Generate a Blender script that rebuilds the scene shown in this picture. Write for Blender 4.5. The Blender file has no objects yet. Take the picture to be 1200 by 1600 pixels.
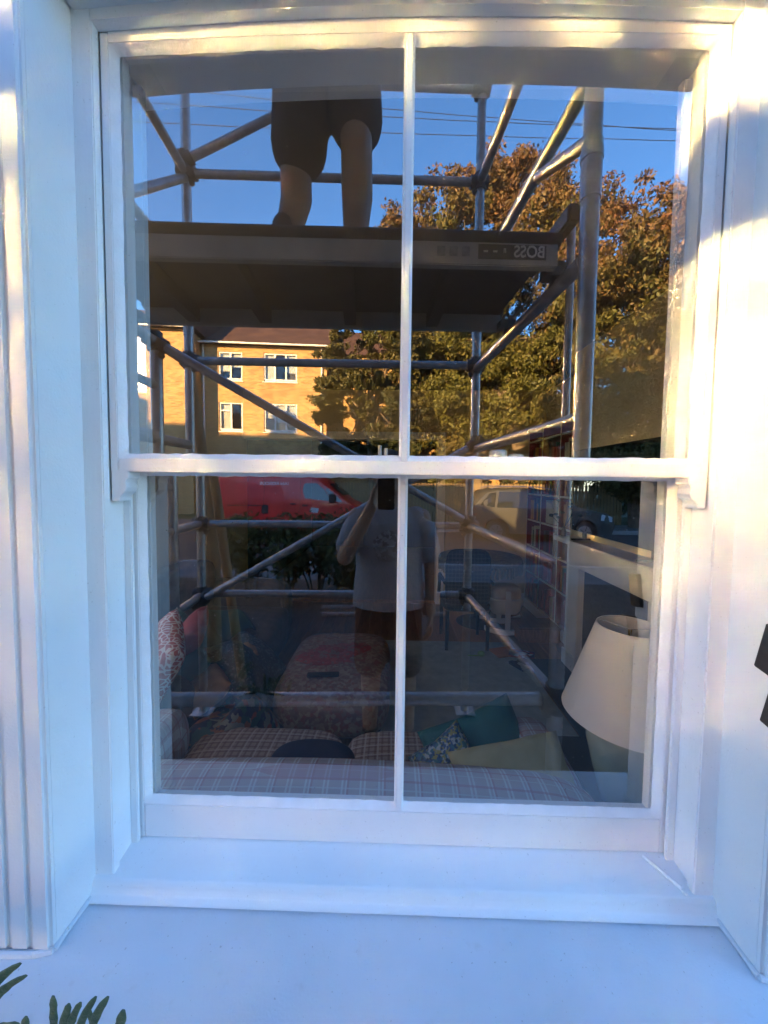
import bpy, bmesh, math, random
import numpy as np
from mathutils import Vector, Matrix, Quaternion

random.seed(7); rng = np.random.default_rng(7)
sc = bpy.context.scene
R = math.radians

# ------------------------------------------------------------------ camera, sky, sun, exposure
C = 1.85                      # lens height above the road
CX, CY = -0.024, -0.75        # lens position; the upper glass lies at y = 0, the street is at -y, the room at +y
cam_d = bpy.data.cameras.new("camera")
cam = bpy.data.objects.new("camera", cam_d); sc.collection.objects.link(cam)
cam_d.sensor_fit = 'VERTICAL'; cam_d.sensor_height = 36; cam_d.sensor_width = 27
cam_d.lens = 13.0; cam_d.clip_start = 0.01; cam_d.clip_end = 2000
cam.location = (CX, CY, C)
cam.rotation_mode = 'XYZ'
PITCH, YAW, ROLL = R(-2.9), R(1.2), R(0.65)
cam_d.shift_y = -20 / 1600
cam.matrix_world = (Matrix.Translation((CX, CY, C)) @ Matrix.Rotation(YAW, 4, 'Z')
                    @ Matrix.Rotation(R(90) + PITCH, 4, 'X') @ Matrix.Rotation(ROLL, 4, 'Z'))
CAMR = cam.matrix_world.to_3x3()
sc.camera = cam

SUN_EL, SUN_AZ = R(10.5), R(-30)    # azimuth from +y towards +x: the low sun stands behind this house
world = bpy.data.worlds.new("World"); sc.world = world; world.use_nodes = True
nt = world.node_tree
bg = nt.nodes['Background']
sky = nt.nodes.new('ShaderNodeTexSky'); sky.sky_type = 'NISHITA'; sky.sun_disc = False
sky.sun_elevation = SUN_EL; sky.sun_rotation = SUN_AZ
sky.air_density = 1.0; sky.dust_density = 0.1; sky.ozone_density = 5.0
nt.links.new(sky.outputs[0], bg.inputs[0]); bg.inputs[1].default_value = 0.15
sun_d = bpy.data.lights.new("sun", 'SUN'); sun_d.energy = 5.0; sun_d.angle = R(0.53); sun_d.color = (1.0, 0.63, 0.24)
sun = bpy.data.objects.new("sun", sun_d); sc.collection.objects.link(sun)
sdir = Vector((math.sin(SUN_AZ) * math.cos(SUN_EL), math.cos(SUN_AZ) * math.cos(SUN_EL), math.sin(SUN_EL)))
sun.rotation_euler = sdir.to_track_quat('Z', 'Y').to_euler(); sun.location = (0, 0, 30)
sc.view_settings.view_transform = 'Standard'; sc.view_settings.look = 'None'
sc.view_settings.gamma = 1.0; sc.view_settings.use_curve_mapping = False
sc.view_settings.exposure = 3.42
sc.cycles.max_bounces = 10; sc.cycles.diffuse_bounces = 5; sc.cycles.glossy_bounces = 4
sc.cycles.transparent_max_bounces = 12; sc.cycles.use_denoising = True
sc.cycles.sample_clamp_indirect = 0; sc.cycles.blur_glossy = 0.03

# ------------------------------------------------------------------ helpers
COL = sc.collection
F = 578.0
def inn(px, py, t):           # a point of the room, t metres in front of the lens
    d = CAMR @ Vector(((px - 600) / F, -(py - 780) / F, -1)); d *= t / d.y
    return Vector((CX, CY, C)) + d
def out(px, py, t):           # a point of the street seen in the glass: mirrored at y = 0
    p = inn(px, py, t); return Vector((p.x, -p.y, p.z))

class MB:
    def __init__(s): s.v = []; s.f = []; s.m = []; s.mi = 0
    def add(s, vs, fs):
        o = len(s.v); s.v += [tuple(v) for v in vs]
        for f in fs: s.f.append(tuple(i + o for i in f)); s.m.append(s.mi)
        return s
    def box(s, a, b, M=None):
        x0, y0, z0 = a; x1, y1, z1 = b
        vs = [Vector(p) for p in ((x0,y0,z0),(x1,y0,z0),(x1,y1,z0),(x0,y1,z0),(x0,y0,z1),(x1,y0,z1),(x1,y1,z1),(x0,y1,z1))]
        if M: vs = [M @ v for v in vs]
        return s.add(vs, [(3,2,1,0),(4,5,6,7),(0,1,5,4),(1,2,6,5),(2,3,7,6),(3,0,4,7)])
    def tube(s, p, q, r0, r1=None, n=12, cap=True):
        p = Vector(p); q = Vector(q); r1 = r0 if r1 is None else r1
        d = q - p
        if d.length < 1e-6: return s
        M = d.to_track_quat('Z', 'Y').to_matrix()
        vs = []
        for c, r in ((p, r0), (q, r1)):
            for i in range(n):
                a = 2 * math.pi * i / n
                vs.append(c + M @ Vector((r * math.cos(a), r * math.sin(a), 0)))
        fs = [(i, (i + 1) % n, n + (i + 1) % n, n + i) for i in range(n)]
        if cap: fs += [tuple(range(n - 1, -1, -1)), tuple(range(n, 2 * n))]
        return s.add(vs, fs)
    def path(s, pts, rs, n=8):
        for i in range(len(pts) - 1): s.tube(pts[i], pts[i + 1], rs[i], rs[i + 1], n)
        return s
    def sphere(s, c, r, n=12, m=8):
        c = Vector(c); r = Vector(r) if hasattr(r, '__len__') else Vector((r, r, r))
        vs = [c + Vector((0, 0, -r.z))]
        for j in range(1, m):
            t = -math.pi / 2 + math.pi * j / m
            for i in range(n):
                a = 2 * math.pi * i / n
                vs.append(c + Vector((r.x * math.cos(t) * math.cos(a), r.y * math.cos(t) * math.sin(a), r.z * math.sin(t))))
        vs.append(c + Vector((0, 0, r.z)))
        fs = [(0, 1 + (i + 1) % n, 1 + i) for i in range(n)]
        for j in range(m - 2):
            for i in range(n):
                a = 1 + j * n; fs.append((a + i, a + (i + 1) % n, a + n + (i + 1) % n, a + n + i))
        L = len(vs) - 1; a = 1 + (m - 2) * n
        fs += [(a + i, a + (i + 1) % n, L) for i in range(n)]
        return s.add(vs, fs)
    def capsule(s, p, q, r0, r1, n=12):
        s.tube(p, q, r0, r1, n); s.sphere(p, r0, n, 8); s.sphere(q, r1, n, 8); return s
    def lathe(s, c, prof, n=24, cap=True):     # prof: (r, z)
        c = Vector(c); vs = []
        for r, z in prof:
            for i in range(n):
                a = 2 * math.pi * i / n; vs.append(c + Vector((r * math.cos(a), r * math.sin(a), z)))
        fs = []
        for j in range(len(prof) - 1):
            for i in range(n): fs.append((j*n+i, j*n+(i+1)%n, (j+1)*n+(i+1)%n, (j+1)*n+i))
        if cap:
            fs.append(tuple(range(n - 1, -1, -1))); fs.append(tuple(range((len(prof)-1)*n, len(prof)*n)))
        return s.add(vs, fs)
    def rings(s, rs, cap=True):                 # list of equal-length vertex rings
        n = len(rs[0]); vs = [v for r in rs for v in r]; fs = []
        for j in range(len(rs) - 1):
            for i in range(n): fs.append((j*n+i, j*n+(i+1)%n, (j+1)*n+(i+1)%n, (j+1)*n+i))
        if cap: fs.append(tuple(range(n-1, -1, -1))); fs.append(tuple(range((len(rs)-1)*n, len(rs)*n)))
        return s.add(vs, fs)
    def prism(s, pts2, a, b, axis='y'):         # polygon in the plane across axis, extruded a..b
        n = len(pts2)
        def P(u, v, w): return {'y': (u, w, v), 'x': (w, u, v), 'z': (u, v, w)}[axis]
        vs = [P(u, v, a) for u, v in pts2] + [P(u, v, b) for u, v in pts2]
        fs = [(i, (i + 1) % n, n + (i + 1) % n, n + i) for i in range(n)] + [tuple(range(n - 1, -1, -1)), tuple(range(n, 2 * n))]
        return s.add(vs, fs)
    def quad(s, a, b, c, d): return s.add([a, b, c, d], [(0, 1, 2, 3)])
    def mesh(s, name, mats=(), bevel=0, smooth=False, seg=2):
        me = bpy.data.meshes.new(name); me.from_pydata(s.v, [], s.f)
        for m in mats: me.materials.append(m)
        if len(mats) > 1: me.polygons.foreach_set('material_index', s.m)
        bm = bmesh.new(); bm.from_mesh(me)
        bmesh.ops.recalc_face_normals(bm, faces=bm.faces)
        if bevel:
            es = [e for e in bm.edges if len(e.link_faces) == 2 and e.calc_face_angle(0) > 0.6]
            bmesh.ops.bevel(bm, geom=es, offset=bevel, segments=seg, affect='EDGES', clamp_overlap=True)
        bm.to_mesh(me); bm.free()
        if smooth:
            me.polygons.foreach_set('use_smooth', [True] * len(me.polygons))
            if smooth != 'all': me.set_sharp_from_angle(angle=R(40))
        me.update(); return me

def link(name, me, parent=None):
    o = bpy.data.objects.new(name, me); COL.objects.link(o)
    if parent is not None:
        o.parent = parent
        if parent.type == 'EMPTY': o.matrix_parent_inverse = Matrix.LocRotScale(parent.location, None, None).inverted()
    return o
def part(name, mb, mat, parent, bevel=0, smooth=False, seg=2, label=None, kind=None):
    mats = mat if isinstance(mat, (list, tuple)) else [mat]
    o = link(name, mb.mesh(name, mats, bevel, smooth, seg), parent)
    if label: o['label'] = label
    if kind: o['kind'] = kind
    return o
def thing(name, label, cat, loc=(0, 0, 0), group=None):
    o = bpy.data.objects.new(name, None); COL.objects.link(o); o.location = loc; o.empty_display_size = 0.1
    o['label'] = label; o['category'] = cat
    if group: o['group'] = group
    return o
def solo(name, mb, mat, label, cat, group=None, bevel=0, smooth=False, seg=2):
    o = part(name, mb, mat, None, bevel, smooth, seg); o['label'] = label; o['category'] = cat
    if group: o['group'] = group
    return o
def struct(name, mb, mat, label=None, **k):
    o = part(name, mb, mat, None, **k); o['kind'] = 'structure'
    if label: o['label'] = label
    return o
def tag(o, label, cat, group=None):
    o['label'] = label; o['category'] = cat
    if group: o['group'] = group
    return o
def copy_tree(o, parent=None):
    c = o.copy(); COL.objects.link(c); c.parent = parent
    for ch in o.children: copy_tree(ch, c)
    return c
def remeshed(name, mb, voxel, mat, parent, smooth_it=4):
    me = mb.mesh(name, [mat]); o = bpy.data.objects.new(name, me); COL.objects.link(o)
    m = o.modifiers.new('r', 'REMESH'); m.mode = 'VOXEL'; m.voxel_size = voxel; m.use_smooth_shade = True
    s = o.modifiers.new('s', 'SMOOTH'); s.factor = 0.5; s.iterations = smooth_it
    dg = bpy.context.evaluated_depsgraph_get(); dg.update()
    me2 = bpy.data.meshes.new_from_object(o.evaluated_get(dg))
    if not me2.materials: me2.materials.append(mat)
    bpy.data.objects.remove(o); bpy.data.meshes.remove(me)
    me2.polygons.foreach_set('use_smooth', [True] * len(me2.polygons))
    return link(name, me2, parent)

# ------------------------------------------------------------------ materials
def principled(name, col, rough=0.5, metal=0.0, spec=0.5):
    m = bpy.data.materials.new(name); m.use_nodes = True
    b = m.node_tree.nodes['Principled BSDF']
    b.inputs['Base Color'].default_value = (*col, 1); b.inputs['Roughness'].default_value = rough
    b.inputs['Metallic'].default_value = metal; b.inputs['Specular IOR Level'].default_value = spec
    return m, m.node_tree, b
def N(t, typ, **k):
    n = t.nodes.new(typ)
    for a, v in k.items(): setattr(n, a, v)
    return n
def ramp(t, stops, interp='LINEAR'):
    r = N(t, 'ShaderNodeValToRGB'); r.color_ramp.interpolation = interp
    el = r.color_ramp.elements
    while len(el) < len(stops): el.new(0.5)
    for e, (p, c) in zip(el, stops): e.position = p; e.color = (*c, 1) if len(c) == 3 else c
    return r
def noisy(name, c1, c2, scale=5, rough=0.6, bump=0.0, bscale=60, metal=0, detail=4, spec=0.5, bdist=0.01, coord='Object'):
    m, t, b = principled(name, c1, rough, metal, spec)
    tc = N(t, 'ShaderNodeTexCoord'); n = N(t, 'ShaderNodeTexNoise'); n.inputs['Scale'].default_value = scale; n.inputs['Detail'].default_value = detail
    t.links.new(tc.outputs[coord], n.inputs['Vector'])
    r = ramp(t, [(0.3, c1), (0.7, c2)]); t.links.new(n.outputs['Fac'], r.inputs[0]); t.links.new(r.outputs[0], b.inputs['Base Color'])
    if bump:
        n2 = N(t, 'ShaderNodeTexNoise'); n2.inputs['Scale'].default_value = bscale; n2.inputs['Detail'].default_value = 5
        t.links.new(tc.outputs[coord], n2.inputs['Vector'])
        bp = N(t, 'ShaderNodeBump'); bp.inputs['Strength'].default_value = bump; bp.inputs['Distance'].default_value = bdist
        t.links.new(n2.outputs['Fac'], bp.inputs['Height']); t.links.new(bp.outputs[0], b.inputs['Normal'])
    return m
def flat(name, col, rough=0.5, metal=0, spec=0.5): return principled(name, col, rough, metal, spec)[0]

def make_glass(name, ior, tint=(0.93, 0.96, 0.95), wave=0.0, rough=0.0):
    m = bpy.data.materials.new(name); m.use_nodes = True; t = m.node_tree; t.nodes.clear()
    o = N(t, 'ShaderNodeOutputMaterial'); mix = N(t, 'ShaderNodeMixShader'); lw = N(t, 'ShaderNodeLayerWeight'); lw.inputs['Blend'].default_value = 0.5
    f0 = ((ior - 1) / (ior + 1)) ** 2                     # Schlick's Fresnel, the same from both sides of the pane
    pw = N(t, 'ShaderNodeMath', operation='POWER'); t.links.new(lw.outputs['Facing'], pw.inputs[0]); pw.inputs[1].default_value = 5
    fr = N(t, 'ShaderNodeMath', operation='MULTIPLY_ADD'); t.links.new(pw.outputs[0], fr.inputs[0]); fr.inputs[1].default_value = 1 - f0; fr.inputs[2].default_value = f0
    tr = N(t, 'ShaderNodeBsdfTransparent'); tr.inputs[0].default_value = (*tint, 1)
    gl = N(t, 'ShaderNodeBsdfGlossy'); gl.inputs['Roughness'].default_value = rough
    if wave:
        tc = N(t, 'ShaderNodeTexCoord'); n = N(t, 'ShaderNodeTexNoise'); n.inputs['Scale'].default_value = 4.0; n.inputs['Detail'].default_value = 1
        t.links.new(tc.outputs['Object'], n.inputs['Vector'])
        bp = N(t, 'ShaderNodeBump'); bp.inputs['Strength'].default_value = 1; bp.inputs['Distance'].default_value = wave
        t.links.new(n.outputs['Fac'], bp.inputs['Height']); t.links.new(bp.outputs[0], gl.inputs['Normal'])
    t.links.new(fr.outputs[0], mix.inputs[0]); t.links.new(tr.outputs[0], mix.inputs[1]); t.links.new(gl.outputs[0], mix.inputs[2])
    if wave:                                              # dust specks and paint flecks on the old pane
        d1 = N(t, 'ShaderNodeTexNoise'); d1.inputs['Scale'].default_value = 210; d1.inputs['Detail'].default_value = 1; t.links.new(tc.outputs['Object'], d1.inputs['Vector'])
        rp = ramp(t, [(0.765, (0, 0, 0)), (0.80, (0.35, 0.35, 0.35))]); t.links.new(d1.outputs['Fac'], rp.inputs[0])
        df = N(t, 'ShaderNodeBsdfDiffuse'); df.inputs[0].default_value = (0.7, 0.7, 0.68, 1)
        m2 = N(t, 'ShaderNodeMixShader'); t.links.new(rp.outputs[0], m2.inputs[0]); t.links.new(mix.outputs[0], m2.inputs[1]); t.links.new(df.outputs[0], m2.inputs[2]); t.links.new(m2.outputs[0], o.inputs[0])
    else: t.links.new(mix.outputs[0], o.inputs[0])
    return m
def clear_mat(name):
    m = bpy.data.materials.new(name); m.use_nodes = True; t = m.node_tree; t.nodes.clear()
    o = N(t, 'ShaderNodeOutputMaterial'); tr = N(t, 'ShaderNodeBsdfTransparent'); t.links.new(tr.outputs[0], o.inputs[0]); return m
GLASS = make_glass('window_glass', 2.95, (0.97, 0.98, 0.975), wave=0.00018)
CLEAR = clear_mat('clear_glass_back')

def painted(name, c1, c2, grime, rough, brush, speck=0.5, stain=0.3, stroke=(30, 30, 3), bd=0.0012):
    m, t, b = principled(name, c1, rough); tc = N(t, 'ShaderNodeTexCoord')
    def noise(scale, detail=5, vec=None):
        n = N(t, 'ShaderNodeTexNoise'); n.inputs['Scale'].default_value = scale; n.inputs['Detail'].default_value = detail
        t.links.new(vec if vec else tc.outputs['Object'], n.inputs['Vector']); return n.outputs['Fac']
    r = ramp(t, [(0.3, c1), (0.7, c2)]); t.links.new(noise(4), r.inputs[0]); cur = r.outputs[0]
    def layer(fac, lo, hi, amt, col):
        nonlocal cur
        q = ramp(t, [(lo, (0, 0, 0)), (hi, (amt, amt, amt))]); t.links.new(fac, q.inputs[0])
        mx = N(t, 'ShaderNodeMix', data_type='RGBA'); t.links.new(q.outputs[0], mx.inputs['Factor']); t.links.new(cur, mx.inputs['A']); mx.inputs['B'].default_value = (*col, 1); cur = mx.outputs['Result']
    layer(noise(2.2, 8), 0.52, 0.75, stain, grime)
    layer(noise(170, 2), 0.70, 0.76, speck, (0.16, 0.13, 0.10))
    layer(noise(38, 3), 0.66, 0.80, stain * 0.7, grime)
    t.links.new(cur, b.inputs['Base Color'])
    mp = N(t, 'ShaderNodeMapping'); mp.inputs['Scale'].default_value = stroke; t.links.new(tc.outputs['Object'], mp.inputs[0])
    h1 = noise(14, 4, mp.outputs[0]); h2 = noise(220, 3); ad = N(t, 'ShaderNodeMath', operation='MULTIPLY_ADD'); t.links.new(h2, ad.inputs[0]); ad.inputs[1].default_value = 0.35; t.links.new(h1, ad.inputs[2])
    bp = N(t, 'ShaderNodeBump'); bp.inputs['Strength'].default_value = brush; bp.inputs['Distance'].default_value = bd; t.links.new(ad.outputs[0], bp.inputs['Height']); t.links.new(bp.outputs[0], b.inputs['Normal'])
    rr = ramp(t, [(0.3, (rough * 0.85,) * 3), (0.7, (min(1, rough * 1.2),) * 3)]); t.links.new(noise(12), rr.inputs[0]); t.links.new(rr.outputs[0], b.inputs['Roughness'])
    return m
PAINT = painted('gloss_white_paint', (0.80, 0.79, 0.79), (0.84, 0.84, 0.83), (0.62, 0.58, 0.52), 0.36, 0.55, 0.25, 0.18, (6, 6, 0.5))
PAINTH = painted('gloss_white_paint_rails', (0.80, 0.79, 0.79), (0.84, 0.84, 0.83), (0.62, 0.58, 0.52), 0.36, 0.55, 0.25, 0.18, (0.5, 6, 6))
PUTTY = noisy('painted_putty', (0.78, 0.77, 0.76), (0.84, 0.83, 0.83), 25, 0.42, 0.30, 160, bdist=0.002)
STUCCO = painted('white_masonry_paint', (0.68, 0.69, 0.70), (0.74, 0.75, 0.75), (0.62, 0.60, 0.56), 0.6, 0.6, 0.20, 0.15, (1, 1, 0.6), 0.0022)
SILLP = painted('sill_masonry_paint', (0.57, 0.62, 0.67), (0.65, 0.69, 0.73), (0.48, 0.48, 0.47), 0.55, 0.6, 0.35, 0.45, (0.7, 1.5, 1), 0.0022)
ALU = noisy('worn_aluminium_tube', (0.34, 0.34, 0.35), (0.56, 0.56, 0.57), 22, 0.42, 0.05, 200, metal=0.85)
CAST = noisy('dark_cast_coupler', (0.07, 0.07, 0.075), (0.14, 0.14, 0.14), 30, 0.5, metal=0.5)
DARKPLY = noisy('dark_ply_deck', (0.035, 0.03, 0.028), (0.07, 0.06, 0.055), 8, 0.75)
ALUSIDE = noisy('deck_side_aluminium', (0.34, 0.32, 0.29), (0.46, 0.44, 0.40), 10, 0.5, metal=0.15)
BLACKP = flat('black_plastic', (0.015, 0.015, 0.016), 0.45)
IRON = noisy('black_iron', (0.012, 0.012, 0.014), (0.03, 0.028, 0.028), 40, 0.5)
WOOD = noisy('weathered_timber', (0.20, 0.12, 0.06), (0.32, 0.20, 0.10), 9, 0.7)
RUBBER = flat('tyre_rubber', (0.018, 0.018, 0.018), 0.8)
ASPH = noisy('asphalt', (0.045, 0.045, 0.047), (0.075, 0.073, 0.07), 3, 0.9, 0.3, 90)
PAVE = noisy('pavement_slab', (0.12, 0.115, 0.11), (0.18, 0.17, 0.16), 2.0, 0.85, 0.2, 60)
KERB = noisy('kerb_stone', (0.26, 0.25, 0.24), (0.35, 0.34, 0.32), 5, 0.8)
SOIL = noisy('garden_soil', (0.05, 0.035, 0.025), (0.10, 0.075, 0.05), 6, 0.95, 0.4, 30)
CABLE = flat('overhead_cable', (0.02, 0.02, 0.022), 0.6)

def leaf_mat(name, low, high, z0, z1, var=0.35):
    m, t, b = principled(name, low, 0.55, 0, 0.3)
    g = N(t, 'ShaderNodeNewGeometry'); tc = N(t, 'ShaderNodeTexCoord'); sp = N(t, 'ShaderNodeSeparateXYZ'); t.links.new(tc.outputs['Object'], sp.inputs[0])
    mr = N(t, 'ShaderNodeMapRange'); mr.inputs[1].default_value = z0; mr.inputs[2].default_value = z1; t.links.new(sp.outputs['Z'], mr.inputs[0])
    ns = N(t, 'ShaderNodeTexNoise'); ns.inputs['Scale'].default_value = 0.8; t.links.new(tc.outputs['Object'], ns.inputs['Vector'])
    ad = N(t, 'ShaderNodeMath', operation='ADD'); t.links.new(mr.outputs[0], ad.inputs[0])
    s2 = N(t, 'ShaderNodeMath', operation='MULTIPLY_ADD'); t.links.new(ns.outputs['Fac'], s2.inputs[0]); s2.inputs[1].default_value = 1.4; s2.inputs[2].default_value = -0.7
    t.links.new(s2.outputs[0], ad.inputs[1])
    s3 = N(t, 'ShaderNodeMath', operation='MULTIPLY_ADD'); t.links.new(g.outputs['Random Per Island'], s3.inputs[0]); s3.inputs[1].default_value = 0.5; s3.inputs[2].default_value = -0.25
    ad2 = N(t, 'ShaderNodeMath', operation='ADD'); t.links.new(ad.outputs[0], ad2.inputs[0]); t.links.new(s3.outputs[0], ad2.inputs[1])
    r = ramp(t, [(0.1, low), (0.9, high)]); t.links.new(ad2.outputs[0], r.inputs[0])
    hs = N(t, 'ShaderNodeHueSaturation'); t.links.new(r.outputs[0], hs.inputs['Color'])
    v = N(t, 'ShaderNodeMath', operation='MULTIPLY_ADD'); t.links.new(g.outputs['Random Per Island'], v.inputs[0]); v.inputs[1].default_value = 2 * var; v.inputs[2].default_value = 1 - var
    t.links.new(v.outputs[0], hs.inputs['Value']); t.links.new(hs.outputs[0], b.inputs['Base Color'])
    b.inputs['Subsurface Weight'].default_value = 0.0
    return m
BARK = noisy('bark', (0.11, 0.08, 0.055), (0.20, 0.15, 0.10), 6, 0.9, 0.5, 25)

def brick_mat(name, c1, c2, mortar, bw=0.225, rh=0.075, axes='XZ'):
    m, t, b = principled(name, c1, 0.85, 0, 0.2)
    tc = N(t, 'ShaderNodeTexCoord'); sp = N(t, 'ShaderNodeSeparateXYZ'); cb = N(t, 'ShaderNodeCombineXYZ')
    t.links.new(tc.outputs['Object'], sp.inputs[0])
    t.links.new(sp.outputs[axes[0]], cb.inputs['X']); t.links.new(sp.outputs[axes[1]], cb.inputs['Y'])
    br = N(t, 'ShaderNodeTexBrick'); br.inputs['Scale'].default_value = 1; br.inputs['Brick Width'].default_value = bw; br.inputs['Row Height'].default_value = rh
    br.inputs['Mortar Size'].default_value = 0.008; br.inputs['Color1'].default_value = (*c1, 1); br.inputs['Color2'].default_value = (*c2, 1); br.inputs['Mortar'].default_value = (*mortar, 1)
    br.inputs['Bias'].default_value = -0.1
    t.links.new(cb.outputs[0], br.inputs['Vector'])
    n = N(t, 'ShaderNodeTexNoise'); n.inputs['Scale'].default_value = 1.1; n.inputs['Detail'].default_value = 6; t.links.new(tc.outputs['Object'], n.inputs['Vector'])
    hs = N(t, 'ShaderNodeHueSaturation'); t.links.new(br.outputs['Color'], hs.inputs['Color'])
    v = N(t, 'ShaderNodeMath', operation='MULTIPLY_ADD'); t.links.new(n.outputs['Fac'], v.inputs[0]); v.inputs[1].default_value = 0.9; v.inputs[2].default_value = 0.55
    t.links.new(v.outputs[0], hs.inputs['Value']); t.links.new(hs.outputs[0], b.inputs['Base Color'])
    return m
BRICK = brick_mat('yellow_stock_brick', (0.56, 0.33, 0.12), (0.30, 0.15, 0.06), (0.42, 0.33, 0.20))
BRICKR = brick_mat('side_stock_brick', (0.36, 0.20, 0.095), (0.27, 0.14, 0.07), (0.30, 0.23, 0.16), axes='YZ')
ROOFT = brick_mat('brown_roof_tile', (0.12, 0.065, 0.045), (0.08, 0.045, 0.035), (0.03, 0.02, 0.02), 0.3, 0.25)
UPVC = flat('white_upvc', (0.75, 0.75, 0.72), 0.4)
PANE_FAR = flat('far_window_pane', (0.03, 0.04, 0.045), 0.05, 0, 0.8)
CURTAIN = noisy('net_curtain', (0.55, 0.53, 0.48), (0.70, 0.68, 0.62), 4, 0.9)

# ------------------------------------------------------------------ this house: facade, reveal, sills
HW = 0.63                     # half width of the masonry opening
YW = -0.13                    # outer face of the wall
ZS = C - 0.862                 # stone sill
def arch(x, z_end, rise, hw=HW): return z_end + rise * (1 - (x / hw) ** 2)
house = thing('terraced_house', 'white painted stucco house front around the sash window', 'house', (0, 0.3, 0))
w = MB(); HX = 2.6; ZT = 7.2
w.box((-2.15, YW, 0), (-HW, 0.16, ZT)); w.box((HW, YW, 0), (HX, 0.16, ZT)); w.box((-HW, YW, 0), (HW, 0.16, ZS - 0.10))
nseg = 20; xs = [-HW + 2 * HW * i / nseg for i in range(nseg + 1)]
w.prism([(x, arch(x, C + 0.862, 0.024)) for x in xs] + [(HW, ZT), (-HW, ZT)], YW, 0.16, 'y')
part('facade_wall', w, STUCCO, house, bevel=0.006, seg=3, smooth=True)
SY0, SY1, SZ0, SZ1 = 0.34, 1.86, C - 0.78, C + 1.0       # unseen side window added to light the room
def holed(mb, x0, x1, y0, y1, z0, z1):
    mb.box((x0, y0, z0), (x1, SY0, z1)); mb.box((x0, SY1, z0), (x1, y1, z1)); mb.box((x0, SY0, z0), (x1, SY1, SZ0)); mb.box((x0, SY0, SZ1), (x1, SY1, z1)); return mb
part('side_wall', holed(MB(), -2.15, -2.08, 0.161, 8.5, 0, ZT), STUCCO, house)
w = MB(); w.box((HX - 0.2, 0.161, 0), (HX, 8.5, ZT)); part('side_wall', w, STUCCO, house)
w = MB(); w.box((-2.08, 8.3, 0), (HX - 0.2, 8.5, ZT)); part('rear_wall', w, STUCCO, house)
w = MB()
for a, b in (((SY0, SZ0), (SY0 + 0.05, SZ1)), ((SY1 - 0.05, SZ0), (SY1, SZ1)), ((SY0 + 0.05, SZ0), (SY1 - 0.05, SZ0 + 0.06)), ((SY0 + 0.05, SZ1 - 0.05), (SY1 - 0.05, SZ1)), ((1.08, SZ0 + 0.06), (1.12, SZ1 - 0.05))):
    w.box((-2.06, a[0], a[1]), (-2.02, b[0], b[1]))
sw = part('side_window', w, PAINT, house)  # added out of view, to let daylight into the room
part('pane', MB().quad((-2.04, SY0 + 0.04, SZ0 + 0.05), (-2.04, SY1 - 0.04, SZ0 + 0.05), (-2.04, SY1 - 0.04, SZ1 - 0.04), (-2.04, SY0 + 0.04, SZ1 - 0.04)), make_glass('added_side_glass', 1.5), sw)
# reeded surround on the face of the wall, both sides
for s in (-1, 1):
    w = MB()
    for k, (a, b, p) in enumerate(((0.0008, 0.039, 0.006), (0.0395, 0.078, 0.006), (0.0785, 0.160, 0.006))):
        x0, x1 = sorted((s * (HW + a), s * (HW + b)))
        w.box((x0, YW - p, ZS + 0.001), (x1, YW + 0.012, C + 1.6))
    part('window_surround', w, STUCCO, house, bevel=0.0058, seg=5, smooth=True)
sill = MB()
sill.prism([(0.05, ZS + 0.004), (0.05, ZS - 0.098), (-0.24, ZS - 0.098), (-0.24, ZS - 0.012), (-0.20, ZS - 0.006)], -HW - 0.28, HW + 0.28, 'x')
part('stone_sill', sill, SILLP, house, bevel=0.008, seg=3, smooth=True)
# paint fillet where the sill meets the reveal
for s in (-1, 1):
    w = MB()
    pts = [Vector((s * (HW - 0.001), y, ZS + 0.004 - 0.045 * max(0, -y - 0.05) * 0.5)) for y in (-0.05, -0.07, -0.09, -0.115, -0.132)]
    pts += [Vector((s * (HW + 0.03), YW - 0.008, ZS - 0.001)), Vector((s * (HW + 0.16), YW - 0.010, ZS - 0.001))]
    w.path([p + Vector((0, 0, 0.001 * math.sin(i * 3))) for i, p in enumerate(pts)], [0.005, 0.0055, 0.0045, 0.005, 0.006, 0.006, 0.006], 8)
    part('paint_fillet', w, SILLP, house, smooth=True)
# roof and chimney (they throw the shadow across the street)
SLATE = noisy('roof_slate', (0.06, 0.06, 0.07), (0.1, 0.1, 0.11), 5, 0.7)
w = MB(); w.prism([(-0.4, ZT), (8.8, ZT), (4.2, 9.6)], -2.15, HX, 'x'); part('roof', w, SLATE, house)
w = MB(); w.box((1.9, 3.7, 9.0), (2.55, 4.7, 10.9)); part('chimney', w, BRICK, house)
def neighbour(xa, xb, zt, zr, chx, label):
    h = thing('neighbouring_house', label, 'house', ((xa + xb) / 2, 0.3, 0))
    w = MB(); w.box((xa, -0.12, 0), (xb, 8.4, zt)); part('wall', w, STUCCO, h)
    w = MB(); w.prism([(-0.35, zt), (8.6, zt), (4.2, zr)], xa, xb, 'x'); part('roof', w, SLATE, h)
    if chx is not None:
        w = MB(); w.box((chx, 3.8, zr - 0.6), (chx + 0.8, 4.8, zr + 1.2)); part('chimney', w, BRICK, h)
neighbour(HX + 0.01, 7.6, 7.0, 9.4, 6.9, 'white terraced house attached on the right')
neighbour(7.61, 12.8, 5.2, 7.2, None, 'lower white house at the right end of the terrace')
neighbour(-8.0, -5.7, 3.45, 4.3, None, 'unseen low white house added on the left to limit the sun')  # added; height set to hold part of the low sun off the side window
neighbour(-13, -8.01, 4.2, 5.8, None, 'white house further left along the terrace')
neighbour(-19.5, -13.01, 7.0, 9.1, -19.4, 'white house third to the left along the terrace')
neighbour(-25, -19.51, 7.0, 9.0, -25, 'white house fourth to the left along the terrace')
neighbour(-31, -25.01, 6.4, 8.3, None, 'lower white house fifth to the left along the terrace')
neighbour(12.81, 20, 7.0, 9.4, 14, 'white house beyond the low one on the right')

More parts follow.
